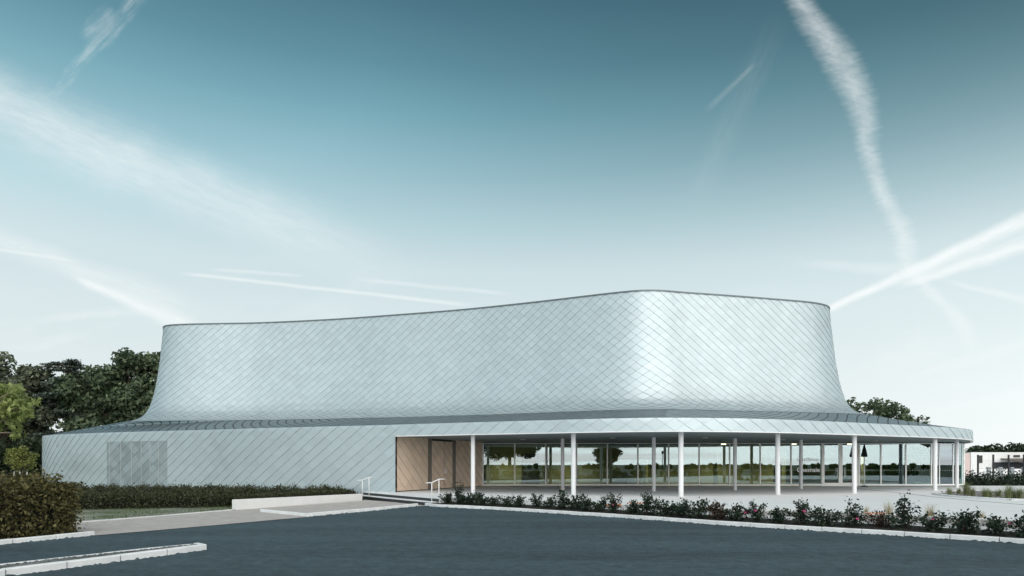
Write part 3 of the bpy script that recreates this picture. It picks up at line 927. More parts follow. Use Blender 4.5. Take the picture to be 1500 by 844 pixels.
def rocks(name, m, pts, smin, smax, label=None):
    V, F = [], []
    tet = np.array([(1, 0, -.3), (-.5, .87, -.3), (-.5, -.87, -.3), (.5, .6, .5), (-.7, 0, .6), (.5, -.6, .5)])
    fc = [(0, 1, 3), (1, 2, 4), (2, 0, 5), (0, 3, 5), (1, 4, 3), (2, 5, 4), (3, 4, 5)]
    for p in pts:
        s = random.uniform(smin, smax); a = random.random() * 6.28
        c, sn_ = math.cos(a), math.sin(a)
        b = len(V)
        for q in tet:
            q = q * (1 + np.array([random.uniform(-.3, .3) for _ in range(3)]))
            V.append((p[0] + s * (c * q[0] - sn_ * q[1]), p[1] + s * (sn_ * q[0] + c * q[1]), p[2] + s * .8 * q[2]))
        F += [tuple(b + k for k in f) for f in fc]
    return tag(link(name, make_mesh(name, V, F, [m])), kind='stuff')


pts = []
for _ in range(3600):
    i = random.randrange(len(Kd) - 1)
    if not 3.5 < Kd[i][0] < 16: continue
    t = random.random(); w = split2(i) + (wbed[i] - split2(i)) * t
    p = Kd[i] * (1 - (f := random.random())) + Kd[i + 1] * f + Kn[i] * w
    pts.append((p[0], p[1], .27 + .07 * t))
rocks('gravel', M['stone'], pts, .025, .06)
pts = []
IN, IF = np.array(ISL_N), np.array(ISL_F)
for _ in range(2600):
    t = random.random(); s = random.random() * .72 + .16
    a, _l = None, None
    q = [np.interp(t * 5, range(6), IN[:, k]) * (1 - s) + np.interp(t * 5, range(6), IF[:, k]) * s for k in (0, 1)]
    pts.append((q[0], q[1], .11))
rocks('gravel', M['stone_dark'], pts, .015, .035)

# right-hand planting bed with grasses
bedp = [(21.0, 33.9), (20.2, 31.3), (20.2, 29.4), (20.9, 28.0), (23.5, 25.5), (33, 25.5), (33, 35.6), (27.3, 36.3), (25.0, 37.2), (23.2, 36.2)]
mb = MB(); mb.poly(bedp, .385); tag(mb.build('planting_bed', M['gravel']), kind='structure')
P, _ = resample(bedp[:5][::-1], .9)
mb = MB()
bk = kerb('kerb', [tuple(p) for p in P], 1, w=.16, h=.43, stone=1.0, z0=.3)
pts = []
for _ in range(900):
    x, y = random.uniform(20.4, 29), random.uniform(27, 36.6)
    if x < 21.2 + (y - 33) * .5 and y > 33: continue
    pts.append((x, y, .39))
rocks('gravel', M['stone_dark'], pts, .03, .07)
mb = MB(); dr, _ = resample([(21.2, 41.9), (20.3, 36.2), (19.3, 31.2), (18.95, 28.0), (18.9, 25.2), (19.0, 19)], 1.0)
for i in range(len(dr) - 1): mb.bar(dr[i], dr[i + 1], .10, .345, .354)
tag(mb.build('slot_drain', M['drain']), kind='structure')
for k, (px, py, w) in enumerate(((899, 739, .55), (934, 737, .75), (1283, 752, .6))):
    x, y = at(px, py, .36)
    mb = MB(); mb.box(-w / 2, w / 2, -.16, .16, -.05, .03, c=.008)
    o = mb.build('terracotta_slab', M['terracotta'], loc=(x, y, .345)); o.rotation_euler = (0, 0, R(-8 + 5 * k))
    tag(o, ('small flat terracotta slab behind the roses, nearest the steps', 'flat terracotta slab lying behind the roses before the third front column', 'flat terracotta slab among the straw grasses before the rounded glass end')[k], 'slab')

# ---------------------------------------------------------------- foliage
def leaves(C, size, up=0.0, aspect=.5, rng=RNG, outward=None):
    """C (n,3) leaf centres -> (n,4,3) rhombic leaves in random attitudes; up in 0..1 turns them flat"""
    n = len(C)
    nrm = rng.normal(size=(n, 3)); nrm[:, 2] += up * 4
    if outward is not None: nrm += outward * 1.2
    nrm /= np.linalg.norm(nrm, axis=1)[:, None]
    t = rng.normal(size=(n, 3)); a = np.cross(nrm, t); a /= np.linalg.norm(a, axis=1)[:, None]
    b = np.cross(nrm, a)
    s = (size * rng.uniform(.6, 1.35, n))[:, None]
    a = a * s; b = b * s * aspect
    return np.stack([C - a, C - b + a * .1, C + a, C + b + a * .1], axis=1)


def ball(n, c, r, rng=RNG, hollow=.6):
    d = rng.normal(size=(n, 3)); d /= np.linalg.norm(d, axis=1)[:, None]
    rad = hollow + (1 - hollow) * rng.random(n) ** .7
    return np.array(c) + d * rad[:, None] * np.array(r)


def limb(mb, p, q, r0, r1, sag=.12, n=5):
    p, q = np.array(p, float), np.array(q, float)
    l = np.linalg.norm(q - p)
    pts = []
    for i in range(n + 1):
        t = i / n
        w = p * (1 - t) + q * t + np.array((random.gauss(0, .03), random.gauss(0, .03), math.sin(t * math.pi) * sag * .5)) * l * (0 if i in (0, n) else 1)
        pts.append(w)
    mb.tube(pts, [r0 + (r1 - r0) * i / n for i in range(n + 1)], 7)


def broad_tree(name, label, cat, x, y, h, crown, leafm, bark='bark', nclump=70, per=190, leaf=.2, trunk_r=.35, crot=.35, group=None, seed=1, trunk_top=.62, clump=(.9, 1.7), lobes=None, flat=.8):
    """crown: list of (cx, cy, cz, rx, ry, rz) lobes relative to the base"""
    rng = np.random.default_rng(seed); random.seed(seed)
    root = empty(name, (x, y, 0)); tag(root, label, cat, group)
    mb = MB()
    top = np.array((random.uniform(-.3, .3), random.uniform(-.3, .3), h * trunk_top))
    mb.tube([(0, 0, -.1), (0.05, 0, .4), *[(top[0] * t, top[1] * t, h * trunk_top * t) for t in (.35, .7, 1)]], [trunk_r * 1.5, trunk_r * 1.05, trunk_r * .9, trunk_r * .7, trunk_r * .4], 12)
    Q, T = [], []
    vol = np.array([c[3] * c[4] * c[5] for c in crown]); vol /= vol.sum()
    for k in range(nclump):
        c = crown[rng.choice(len(crown), p=vol)]
        d = rng.normal(size=3); d /= np.linalg.norm(d)
        rr = rng.uniform(.45, 1.0) if rng.random() < .85 else rng.uniform(.95, 1.12)
        cc = np.array(c[:3]) + d * rr * np.array(c[3:])
        if cc[2] < h * .16: continue
        if k % 2 == 0:
            s = rng.uniform(.35, 1.0); st = top * s
            limb(mb, st, cc, trunk_r * .35 * (1.1 - s * .5), .03, .1)
        cr = rng.uniform(*clump)
        n = int(per * cr * cr)
        P = ball(n, cc, (cr, cr, cr * flat), rng, .35)
        Q.append(leaves(P, leaf, .12, .55, rng, (P - cc) / cr)); T.append(np.clip(rng.normal(.42 + .3 * (rng.random() - .5), .22, n), 0, 1))
    mb.build('trunk', M[bark], root, smooth=True)
    link('crown', quads_mesh('crown', np.concatenate(Q), [M[leafm]], np.concatenate(T)), root)
    return root


# big trees on the left
broad_tree('oak_tree', 'tall dark broadleaf tree at the left edge behind the hall', 'tree', -53.5, 72, 13.9,
           [(0, 0, 9.0, 5.0, 4.5, 4.3), (-4, 0, 8, 4, 4, 4.2), (3.8, -1, 7.6, 3.2, 3, 3.6)], 'leaf_oak', nclump=120, per=150, leaf=.24, trunk_r=.45, seed=11)
broad_tree('broadleaf_tree', 'tall dark green broadleaf tree touching the upper left edge of the hall', 'tree', -40.5, 72, 14.6,
           [(0.2, 0, 9.8, 3.4, 3.4, 3.9), (-3.4, 0, 8, 3.4, 3.4, 3.6), (3.6, 1, 9.2, 3.6, 3.2, 4.0), (0, -2, 5.2, 5, 3, 3.4)], 'leaf_broad', nclump=120, per=150, leaf=.24, trunk_r=.4, seed=12)


def cedar(x, y, h, label, seed):
    rng = np.random.default_rng(seed); random.seed(seed)
    root = empty('cedar_tree', (x, y, 0)); tag(root, label, 'tree')
    mb = MB(); mb.tube([(0, 0, -.1), (.1, 0, h * .3), (.0, .1, h * .6), (.1, 0, h * .86)], [.5, .4, .25, .06], 12)
    Q, T = [], []
    z = h * .16
    while z < h * .98:
        f = (z / h); reach = 5.4 * (1 - f * .62) * rng.uniform(.75, 1.12)
        for a in rng.uniform(0, 2 * math.pi, 4 + int(rng.random() * 3)):
            L = reach * rng.uniform(.55, 1.05)
            tip = np.array((math.cos(a) * L, math.sin(a) * L, z + rng.uniform(-.5, .35)))
            limb(mb, (0, 0, z - .3), tip, .10, .02, .12)
            nb = int(2 + L * 1.6)
            for k in range(nb):
                t = .25 + .8 * k / nb
                c = np.array((0, 0, z)) * (1 - t) + tip * t + rng.normal(0, .18, 3) * np.array((1, 1, .5))
                w = .65 + .5 * rng.random()
                n = int(150 * w)
                P = ball(n, c, (w, w, .11), rng, .1)
                Q.append(leaves(P, .14, .5, .4, rng)); T.append(np.clip(rng.normal(.45, .25, n), 0, 1))
        z += rng.uniform(.7, 1.15) * (1 if f < .6 else .7)
    mb.build('trunk', M['bark_pale'], root, smooth=True)
    link('crown', quads_mesh('crown', np.concatenate(Q), [M['leaf_cedar']], np.concatenate(T)), root)


cedar(-46.2, 71, 13.2, 'dark cedar with flat layered branches between two broadleaf trees', 21)
# bright maple reaching in at the left edge, trunk outside the frame
broad_tree('maple_tree', 'light green broadleaf tree whose sunlit branches reach in at the left edge', 'tree', -27.6, 34.5, 7.2,
           [(1.3, 0, 4.1, 1.5, 1.2, 1.2), (2.4, .2, 5.2, .9, .8, .8), (.4, .4, 5.0, 1.4, 1.2, 1.4)], 'leaf_light', nclump=24, per=160, leaf=.17, trunk_r=.14, seed=33, clump=(.4, .75), bark='bark_pale', trunk_top=.6)
yt = broad_tree('young_tree', 'small yellow-green young tree staked with white posts by the wall end', 'tree', -33.0, 46.0, 3.2,
                [(.1, 0, 2.15, .85, .8, .6), (-.6, 0, 2.7, .6, .4, .2), (.1, 0, 2.75, .35, .4, .35)], 'leaf_young', nclump=26, per=330, leaf=.085, trunk_r=.05, seed=34, clump=(.28, .46), trunk_top=.7)
for dx in (-.55, -.15, .25):
    mb = MB(); mb.tube([(dx, .1 * (dx > 0), 0), (dx, .1 * (dx > 0), 1.35)], .035, 8); mb.build('stake', M['white_paint'], yt)
broad_tree('walnut_tree', 'open-crowned tree rising behind the roof right of the drum', 'tree', 39.5, 75, 9.6,
           [(-1.2, 0, 7.1, 2.3, 2.2, 2.0), (2.4, 0, 6.9, 1.9, 2, 1.8), (4.6, 0, 6.2, 1.2, 1.5, 1.0), (0.3, 0, 5.4, 3.8, 2.5, 1.4)], 'leaf_broad', nclump=115, per=115, leaf=.2, trunk_r=.3, seed=14, clump=(.45, .9))


def wood_mass(name, x0, x1, y0, y1, h0, h1, n, leafm, seed, per=500, size=.35):
    rng = np.random.default_rng(seed)
    Q, T = [], []
    for _ in range(n):
        x, y, h = rng.uniform(x0, x1), rng.uniform(y0, y1), rng.uniform(h0, h1)
        w = h * rng.uniform(.28, .42)
        for k in range(4):
            c = np.array((x + rng.normal(0, w * .4), y + rng.normal(0, w * .4), h * rng.uniform(.25, .75)))
            P = ball(per // 4, c, (w * .8, w * .8, h * .28), rng, .45)
            P[:, 2] = np.clip(P[:, 2], .1, None)
            Q.append(leaves(P, size, .1, .6, rng, (P - c) / w)); T.append(np.clip(rng.normal(.4 + .4 * (rng.random() - .5), .2, len(P)), 0, 1))
    return tag(link(name, quads_mesh(name, np.concatenate(Q), [M[leafm]], np.concatenate(T))), kind='stuff')


tag(wood_mass('woodland', -100, -30, 82, 96, 5, 9, 55, 'leaf_wood', 51, 900, .45), 'dark woodland filling in behind the trees left of the hall', 'woodland')
tag(wood_mass('undergrowth', -60, -39, 66, 78, 2.5, 5, 60, 'leaf_wood', 52, 700, .26), 'dark undergrowth beneath the trees left of the hall', 'undergrowth')
tag(wood_mass('treeline', 90, 210, 145, 165, 5.5, 8.0, 60, 'leaf_wood', 53, 700, .42), 'far line of green trees above the low white building', 'treeline')
tag(wood_mass('treeline', -260, 260, -190, -160, .8, 2.2, 300, 'leaf_olive', 54, 240, .7), 'distant row of trees mirrored in the foyer glass', 'treeline')
tag(wood_mass('shrubbery', -70, 75, -12, -5, .9, 1.35, 260, 'leaf_olive', 55, 420, .13), 'long green shrub belt mirrored in the lower half of the foyer glass', 'shrubbery')


def hedge(name, label, line, w, h, n, leafm, leaf, seed, z=0.0, rough=.10, hvar=.06):
    """clipped hedge: a dark twiggy core under a skin of small leaves"""
    rng = np.random.default_rng(seed); random.seed(seed)
    root = empty(name, (*line[0], z)); tag(root, label, 'hedge')
    P, L = resample(line, .3); P = P - P[0]
    nn = normals(P)
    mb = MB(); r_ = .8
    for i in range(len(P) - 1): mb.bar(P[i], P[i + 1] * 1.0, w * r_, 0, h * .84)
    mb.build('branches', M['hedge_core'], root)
    # points on the skin
    A, T = [], []
    s = rng.random(n) * (len(P) - 1); i = s.astype(int); f = (s - i)[:, None]
    base = P[i] * (1 - f) + P[np.minimum(i + 1, len(P) - 1)] * f; no = nn[i]
    per = 2 * h + w
    t = rng.random(n) * per
    side = np.where(t < h, -1, np.where(t < h + w, 0, 1))
    off = np.where(side == 0, t - h - w / 2, side * w / 2)
    zz = np.where(side == -1, t, np.where(side == 0, h, t - h - w))
    bumpy = np.sin(s * .9 + zz * 5) * .5 + np.sin(s * 2.3 + off * 4) * .5
    off = off + rng.normal(0, rough, n) + np.sign(off) * bumpy * rough * .7
    zz = zz + rng.normal(0, hvar, n) + (side == 0) * bumpy * hvar
    C = np.c_[base + no * off[:, None], np.clip(zz, .02, None)]
    # the two ends
    m = int(n * w / L * .9)
    for e in (0, -1):
        d = (P[1] - P[0]) if e == 0 else (P[-1] - P[-2]); d = d / np.linalg.norm(d) * (-1 if e == 0 else 1)
        c = P[e] + nn[e] * rng.uniform(-w / 2, w / 2, m)[:, None] + d * (rng.normal(.05, rough, m))[:, None]
        C = np.vstack([C, np.c_[c, rng.random(m) * h]])
    T = np.clip(rng.normal(.42, .25, len(C)), 0, 1)
    link('foliage', quads_mesh('foliage', leaves(C, leaf, .1, .55, rng), [M[leafm]], T), root)
    return root


hedge('hedge', 'tall rounded olive-brown hedge behind the kerb at the left edge', [(-15.2, 11.0), (-13.3, 15.6), (-12.45, 18.3)], 1.7, 1.36, 34000, 'leaf_hedge', .046, 61, rough=.16, hvar=.11)
hedge('hedge', 'low clipped hedge running along the foot of the silver wall', [(-26, 37.2), (-19, 37.2), (-13, 35.6), (-8.9, 35.6)], 1.3, .50, 22000, 'leaf_low', .05, 62, rough=.12, hvar=.10)
hedge('hedge', 'low clipped hedge in front of the worn lawn, left of the low white wall', [(-24, 27.2), (-18.5, 27.8), (-15, 28.9), (-12.0, 29.8)], 1.3, .48, 22000, 'leaf_low', .05, 63, rough=.17, hvar=.13)
hedge('hedge', 'narrow low hedge growing directly behind the low white wall', [(-11.6, 29.2), (-8.3, 35.0)], .7, .46, 9000, 'leaf_low', .045, 64)
hedge('shrub_hedge', 'dark shrub hedge at the terrace edge under the tall dark fence posts', [(31.8, 49.3), (60, 49.3)], 1.8, .82, 16000, 'leaf_rose', .085, 65, rough=.2, hvar=.22)

# lawn and ground-cover grass
def blades(P, hmin, hmax, w, lean, rng):
    n = len(P)
    a = rng.random(n) * 2 * math.pi; h = rng.uniform(hmin, hmax, n); l = rng.random(n) * lean * h
    d = np.c_[np.cos(a), np.sin(a)]; e = np.c_[-d[:, 1], d[:, 0]] * w
    b0 = np.c_[P[:, :2] - e, P[:, 2]]; b1 = np.c_[P[:, :2] + e, P[:, 2]]
    t = np.c_[P[:, :2] + d * l[:, None], P[:, 2] + h]
    return np.stack([b0, b1, t + np.c_[e * .25, np.zeros(n)], t - np.c_[e * .25, np.zeros(n)]], axis=1)


rng = np.random.default_rng(70)
G = np.c_[rng.uniform(-26, -11, 26000), rng.uniform(19, 29.5, 26000)]
keep = (G[:, 0] < np.interp(G[:, 1], [18, 21.6, 24.2, 27.5, 30], [-16.5, -13.6, -12.45, -11.3, -11.3])) & (np.sin(G[:, 0] * 1.7 + G[:, 1]) + np.sin(G[:, 1] * 2.3 - G[:, 0] * .8) + rng.normal(0, .6, len(G)) > -.5)
G = np.c_[G[keep], np.full(keep.sum(), .02)]
tag(link('grass', quads_mesh('grass', blades(G, .03, .09, .006, .8, rng), [M['blade_green']], rng.random(len(G)))), 'short patchy grass between the path and the low hedge', 'grass', kind='stuff')
G = np.c_[rng.uniform(-27, -9.5, 30000), rng.uniform(29.5, 36.5, 30000)]
keep = (G[:, 0] < np.interp(G[:, 1], [29, 36], [-12.4, -9.0]))
G = np.c_[G[keep], np.full(keep.sum(), -.02)]
tag(link('ground_cover', quads_mesh('ground_cover', blades(G, .15, .42, .012, .6, rng), [M['blade_green']], rng.random(len(G)))), 'taller green ground cover between the two low hedges', 'ground cover', kind='stuff')

# roses along the kerb
def rose_mesh(seed, h, w, nst=9):
    rng = np.random.default_rng(seed); random.seed(seed)
    mb = MB(); C = []
    for k in range(nst):
        a = rng.random() * 2 * math.pi; rr = w * rng.uniform(.1, .95); hh = h * (rng.uniform(.5, .85) if k > 2 else rng.uniform(.85, 1.1)) * (1 - .45 * (rr / w) ** 2)
        tip = np.array((math.cos(a) * rr, math.sin(a) * rr, hh))
        b = np.array((rng.normal(0, .05), rng.normal(0, .05), 0)); mid = b * .5 + tip * .5 + np.array((0, 0, hh * .15))
        mb.tube([b, mid, tip], [.009, .007, .003], 5)
        n = int(rng.uniform(34, 58))
        t = rng.uniform(.25, 1.05, n)[:, None]
        c = b * (1 - t) ** 2 + 2 * mid * t * (1 - t) + tip * t ** 2 + rng.normal(0, .055 + .02 * (w > .4), (n, 3))
        C.append(c)
        c2 = tip + rng.normal(0, .05, (12, 3)); C.append(c2)
    P = rng.normal(0, 1, (90, 3)) * np.array((w * .45, w * .45, h * .14)) + np.array((0, 0, h * .25)); C.append(P)
    C = np.concatenate(C); C[:, 2] = np.clip(C[:, 2], .015, None)
    L = leaves(C, .042, .3, .62, rng)
    return make_mesh('stems', mb.v, mb.f, [M['twig']]), L, rng.random(len(C))


variants = []
for k in range(8):
    st, L, T = rose_mesh(100 + k, [.50, .62, .55, .72, .58, .66, .46, .70][k], [.34, .42, .46, .40, .50, .44, .40, .48][k], [8, 10, 10, 9, 11, 10, 8, 10][k])
    variants.append((st, quads_mesh('foliage', L, [M['leaf_rose']], T), quads_mesh('foliage', L, [M['leaf_rose_red']], T)))
fl = MB()
for k in range(7):
    a = k * 2.4; r0 = .012 + .004 * k
    fl.add([(math.cos(a) * r0 - .02, math.sin(a) * r0, 0), (math.cos(a) * r0, math.sin(a) * r0 - .02, .02), (math.cos(a) * r0 + .025, math.sin(a) * r0, .03), (math.cos(a) * r0, math.sin(a) * r0 + .025, .015)], [(0, 1, 2, 3)])
fl.tube([(0, 0, -.02), (0, 0, .02)], [.03, .022], 8)
bloom = make_mesh('bloom', fl.v, fl.f, [M['petal']])
P, L = resample(KR[1:13], .66)
NN = normals(P)
ords = ['first', 'second', 'third', 'fourth', 'fifth', 'sixth', 'seventh', 'eighth', 'ninth', 'tenth', 'eleventh', 'twelfth', 'thirteenth', 'fourteenth', 'fifteenth', 'sixteenth', 'seventeenth', 'eighteenth', 'nineteenth', 'twentieth', 'twenty-first', 'twenty-second', 'twenty-third', 'twenty-fourth', 'twenty-fifth', 'twenty-sixth', 'twenty-seventh', 'twenty-eighth', 'twenty-ninth', 'thirtieth', 'thirty-first', 'thirty-second', 'thirty-third', 'thirty-fourth', 'thirty-fifth', 'thirty-sixth', 'thirty-seventh', 'thirty-eighth']
random.seed(5)
bloom_at = {13: 1, 17: 1, 20: 2, 21: 1, 23: 1, 25: 1, 28: 1, 30: 1}
k = 0
for i in range(len(P)):
    p = P[i] + NN[i] * (.58 + random.uniform(-.16, .2))
    v = variants[(i * 5 + random.randrange(3)) % 8]
    red = i in (19, 26)
    s = random.uniform(.78, 1.12)
    ro = empty('rose_bush', (p[0], p[1], .13), random.random() * 6.28); ro.scale = (s, s, s)
    nb = bloom_at.get(i, 0)
    desc = 'bushy reddish-leaved rose' if red else ('dark green rose with pink bloom' if nb else 'dark green rose without bloom')
    tag(ro, f'{desc}, {ords[i]} bush along the kerb counting from the steps', 'rose bush', 'rose bushes along the kerb')
    link('stems', v[0], ro); link('foliage', v[2] if red else v[1], ro)
    for q in range(nb):
        a = -1.57 - ro.rotation_euler[2] + random.uniform(-.9, .9)
        b = link('bloom', bloom, ro, (math.cos(a) * .3, math.sin(a) * .3, .24 + .2 * random.random())); b.scale = (1.1, 1.1, 1.1)


def tuft_mesh(seed, h, n, m, spread=.5, w=.006):
    rng = np.random.default_rng(seed)
    Q = []
    for _ in range(n):
        a = rng.random() * 6.28; b = rng.normal(0, .055, 2); hh = h * rng.uniform(.55, 1.1); l = hh * spread * rng.random() ** .7
        d = np.array((math.cos(a), math.sin(a))); e = np.array((-d[1], d[0])) * w
        pts = [(b + d * l * t ** 1.8, hh * (t - .18 * t * t * (l / hh) * 2)) for t in (0, .4, .75, 1)]
        for j in range(3):
            w0, w1 = 1 - j / 3.2, 1 - (j + 1) / 3.2
            (p0, z0), (p1, z1) = pts[j], pts[j + 1]
            Q.append([(*(p0 - e * w0), z0), (*(p0 + e * w0), z0), (*(p1 + e * w1), z1), (*(p1 - e * w1), z1)])
    Q = np.array(Q)
    return quads_mesh('blades', Q, [M[m]], np.repeat(rng.random(n), 3))


tm = [tuft_mesh(200 + k, [.62, .5, .72][k], [170, 120, 220][k], 'blade', .55, .009) for k in range(3)]
tuf = [(1391, 725.5, 1, .9), (1405, 723.5, 1, .75), (1415.5, 725.5, 2, .95), (1424, 726.5, 0, .75), (1443, 729.5, 0, .85), (1450, 729, 1, .9), (1463, 728, 1, .9), (1477, 731.2, 2, .95), (1484, 731, 0, .75), (1494, 731.5, 2, .8)]
where = ['beside the last two columns, leftmost of the row', 'just right of the last round column', 'tall and feathery, third from the left of the row', 'low and green beside a tall feathery one', 'before the first dark fence post', 'just right of the first fence post', 'small and upright between two fence posts',
         'widest of the row, before the third fence post', 'small, tucked against the widest clump', 'last in the row at the right edge']
for k, (px, py, v, s) in enumerate(tuf):
    x, y = at(px, py, .385)
    o = link('ornamental_grass', tm[v], None, (x, y, .385)); o.scale = (s, s, s); o.rotation_euler = (0, 0, k * 1.3)
    tag(o, f'pale green grass clump, {where[k]}', 'ornamental grass', 'grass clumps in the bed by the rounded glass end')
ts = [tuft_mesh(220 + k, .55, 110, 'blade_straw', .6, .006) for k in range(2)]
for k, (px, py, lab) in enumerate(((1304, 757, 'straw-coloured feather grass behind the roses, left one of two leaning tufts'), (1364, 760, 'straw-coloured feather grass behind the roses, right one of two leaning tufts'), (1268, 754, 'sparse straw grass beside the small terracotta slab behind the roses'), (1437, 763, 'straw grass behind the roses near the right edge'))):
    x, y = at(px, py, .27)
    o = link('feather_grass', ts[k % 2], None, (x, y, .27)); o.rotation_euler = (R(-5), R(-14), k)
    s = .95 if k < 2 else .6; o.scale = (s, s, s)
    tag(o, lab, 'feather grass', 'straw grasses behind the roses')

# ---------------------------------------------------------------- right background
fence = empty('fence', (36, 53.5, 0)); tag(fence, 'dark wire fence on tall posts behind the shrub hedge at the right edge', 'fence')
for k in range(7):
    y = 53.5; x = (1432.6 - 750 + 22.4 * k) / 1000 * y - 36
    mb = MB(); mb.bar((x - .05, 0), (x + .05, 0), .1, -.05, 2.58 + .03 * (k % 2)); mb.build('post', M['dark'], fence)
for z in (.9, 1.5, 2.1):
    mb = MB(); mb.tube([(.3, 0, z), (7.7, 0, z)], .006, 5); mb.build('wire', M['dark'], fence)
lb = empty('low_building', (61.1, 90, 0)); tag(lb, 'low white flat-roofed building with a brown canopy beyond the fence', 'building')
mb = MB(); mb.box(-.6, 60, 0, 14, -.05, 3.42); mb.build('wall', M['wall_white'], lb)
mb = MB(); mb.box(-1.5, -.62, .1, 10, -.05, 3.3); mb.build('side_wall', M['pink_wall'], lb)
mb = MB(); mb.add([(3.3, -4, 2.12), (60, -4, 2.12), (60, -.02, 2.62), (3.3, -.02, 2.62), (3.3, -4, 1.98), (60, -4, 1.98), (60, -.02, 2.48), (3.3, -.02, 2.48)], [(0, 1, 2, 3), (7, 6, 5, 4), (0, 4, 5, 1), (1, 5, 6, 2), (3, 7, 4, 0)])
mb.build('canopy', M['brown_roof'], lb)
mb = MB(); mb.box(2.2, 60, -.06, -.01, .2, 2.1); mb.build('shopfront', M['dark'], lb)
for x in (.4, 5.0):
    mb = MB(); mb.box(x, x + (.5 if x < 1 else .85), -.05, -.005, 2.0 if x < 1 else 2.75, 3.0 if x < 1 else 3.05); mb.build('window', M['int_dark'], lb)
for x in (7.5, 11, 15.5):
    mb = MB(); mb.box(x, x + .7, -.12, -.065, .4, 2.0); mb.build('door', M['roof'], lb)
rl = empty('white_railing', (44, 63, 0)); tag(rl, 'white boarded railing with short posts between the fence and the low building', 'railing')
mb = MB(); mb.box(-1.5, 40, 0, .06, .4, 1.42); mb.build('panel', M['white_paint'], rl)
for k in range(6):
    x = (1448 - 750 + 17 * k) / 1000 * 63 - 44
    mb = MB(); mb.box(x - .16, x + .16, -.12, .1, 0, 1.58, c=.03); mb.build('post', M['roof'], rl)
mb = MB(); mb.poly([(40, 52), (160, 52), (160, 90), (40, 90)], -.03); tag(mb.build('pavement', M['concrete']), kind='structure')

# folded parasol on the terrace by the glass
pr = empty('parasol', ((1266 - 750) / 1000 * 45.2, 45.2, .35)); tag(pr, 'closed dark parasol on a white pole standing against the foyer glass', 'parasol')
mb = MB(); mb.tube([(0, 0, 0), (0, 0, 2.72)], .035, 10); mb.build('pole', M['white_paint'], pr, smooth=True)
mb = MB(); n = 16; V = []; prof_ = [(.03, 2.78), (.07, 2.6), (.12, 2.3), (.17, 2.05), (.14, 1.98)]
for (rr, z) in prof_:
    V += [(rr * (1 + .25 * math.cos(t * 8)) * math.cos(t), rr * (1 + .25 * math.cos(t * 8)) * math.sin(t), z) for t in np.linspace(0, 2 * math.pi, n * 3, endpoint=False)]
n *= 3
mb.add(V, [(i * n + k, (i + 1) * n + k, (i + 1) * n + (k + 1) % n, i * n + (k + 1) % n) for i in range(len(prof_) - 1) for k in range(n)]); mb.build('canopy', M['parasol'], pr, smooth=True)
mb = MB(); mb.tube([(0, 0, 0), (0, 0, .06), (0, 0, .09)], [.24, .24, .08], 20); mb.build('base', M['dark'], pr)

# trees and a lamp behind the viewer, present in the foyer reflections
rt_ = broad_tree('ornamental_tree', 'dense spiky-crowned small tree mirrored in the fifth foyer pane', 'tree', 14.8, -13, 5.0, [(0, 0, 3.3, 1.7, 1.7, 1.5)], 'leaf_wood', nclump=70, per=300, leaf=.16, trunk_r=.12, seed=41, clump=(.5, .8))
rg = np.random.default_rng(91)
Q = []
for _ in range(46):        # stiff upright shoots standing out of the crown
    a, e = rg.random() * 6.28, rg.uniform(.1, 1.4)
    d = np.array((math.cos(a) * math.cos(e), math.sin(a) * math.cos(e), math.sin(e)))
    t = rg.uniform(.6, 1.0, 26)[:, None] * rg.uniform(2.0, 2.7)
    P = np.array((0, 0, 3.2)) + d * t + rg.normal(0, .06, (26, 3)); Q.append(leaves(P, .17, .1, .5, rg))
Q = np.concatenate(Q); link('shoots', quads_mesh('shoots', Q, [M['leaf_wood']], rg.random(len(Q))), rt_)
broad_tree('plane_tree', 'wide leafy tree mirrored across the two leftmost foyer panes', 'tree', -.4, -20, 11, [(0, 0, 6.2, 4.4, 4, 3.2)], 'leaf_broad', nclump=80, per=120, leaf=.24, trunk_r=.3, seed=42)
broad_tree('beech_tree', 'dark spreading tree mirrored in the rounded right end of the glass', 'tree', 66, -10, 11, [(0, 0, 6.6, 4.2, 4, 2.8)], 'leaf_broad', nclump=70, per=110, leaf=.26, trunk_r=.3, seed=43)
lp = empty('street_lamp', (26, -26, 0)); tag(lp, 'slim street lamp mirrored in the middle of the foyer glass', 'street lamp')
mb = MB(); mb.tube([(0, 0, 0), (0, 0, 3.6)], [.07, .05], 10); mb.build('pole', M['dark'], lp)
mb = MB(); mb.tube([(0, 0, 3.55), (0, 0, 3.7), (0, 0, 4.1), (0, 0, 4.15)], [.08, .16, .2, .05], 12); mb.build('lantern', M['dark'], lp)

# ---------------------------------------------------------------- sky and sun
SUN_AZ = R(161)     # measured from +Y towards +X: behind the viewer, to the right
SUN_EL = R(45)
sd_ = bpy.data.lights.new('sun', 'SUN'); sd_.energy = 2.55; sd_.angle = R(80); sd_.color = (1.0, .94, .88)
so = bpy.data.objects.new('sun', sd_); COL.objects.link(so)
dirv = Vector((math.sin(SUN_AZ) * math.cos(SUN_EL), math.cos(SUN_AZ) * math.cos(SUN_EL), math.sin(SUN_EL)))
so.rotation_euler = (-dirv).to_track_quat('-Z', 'Y').to_euler()

W = bpy.data.worlds.new('World'); S.world = W; W.use_nodes = True
nt = W.node_tree; N, L = nt.nodes, nt.links
bg = N['Background']
STR = 0.1
bg.inputs['Strength'].default_value = STR
sky = N.new('ShaderNodeTexSky'); sky.sky_type = 'NISHITA'; sky.sun_disc = False
sky.sun_elevation = SUN_EL; sky.sun_rotation = SUN_AZ; sky.air_density = 1.0; sky.dust_density = 1.0; sky.ozone_density = 2.0
tc = N.new('ShaderNodeTexCoord')
sx = N.new('ShaderNodeSeparateXYZ'); L.new(tc.outputs['Generated'], sx.inputs[0])


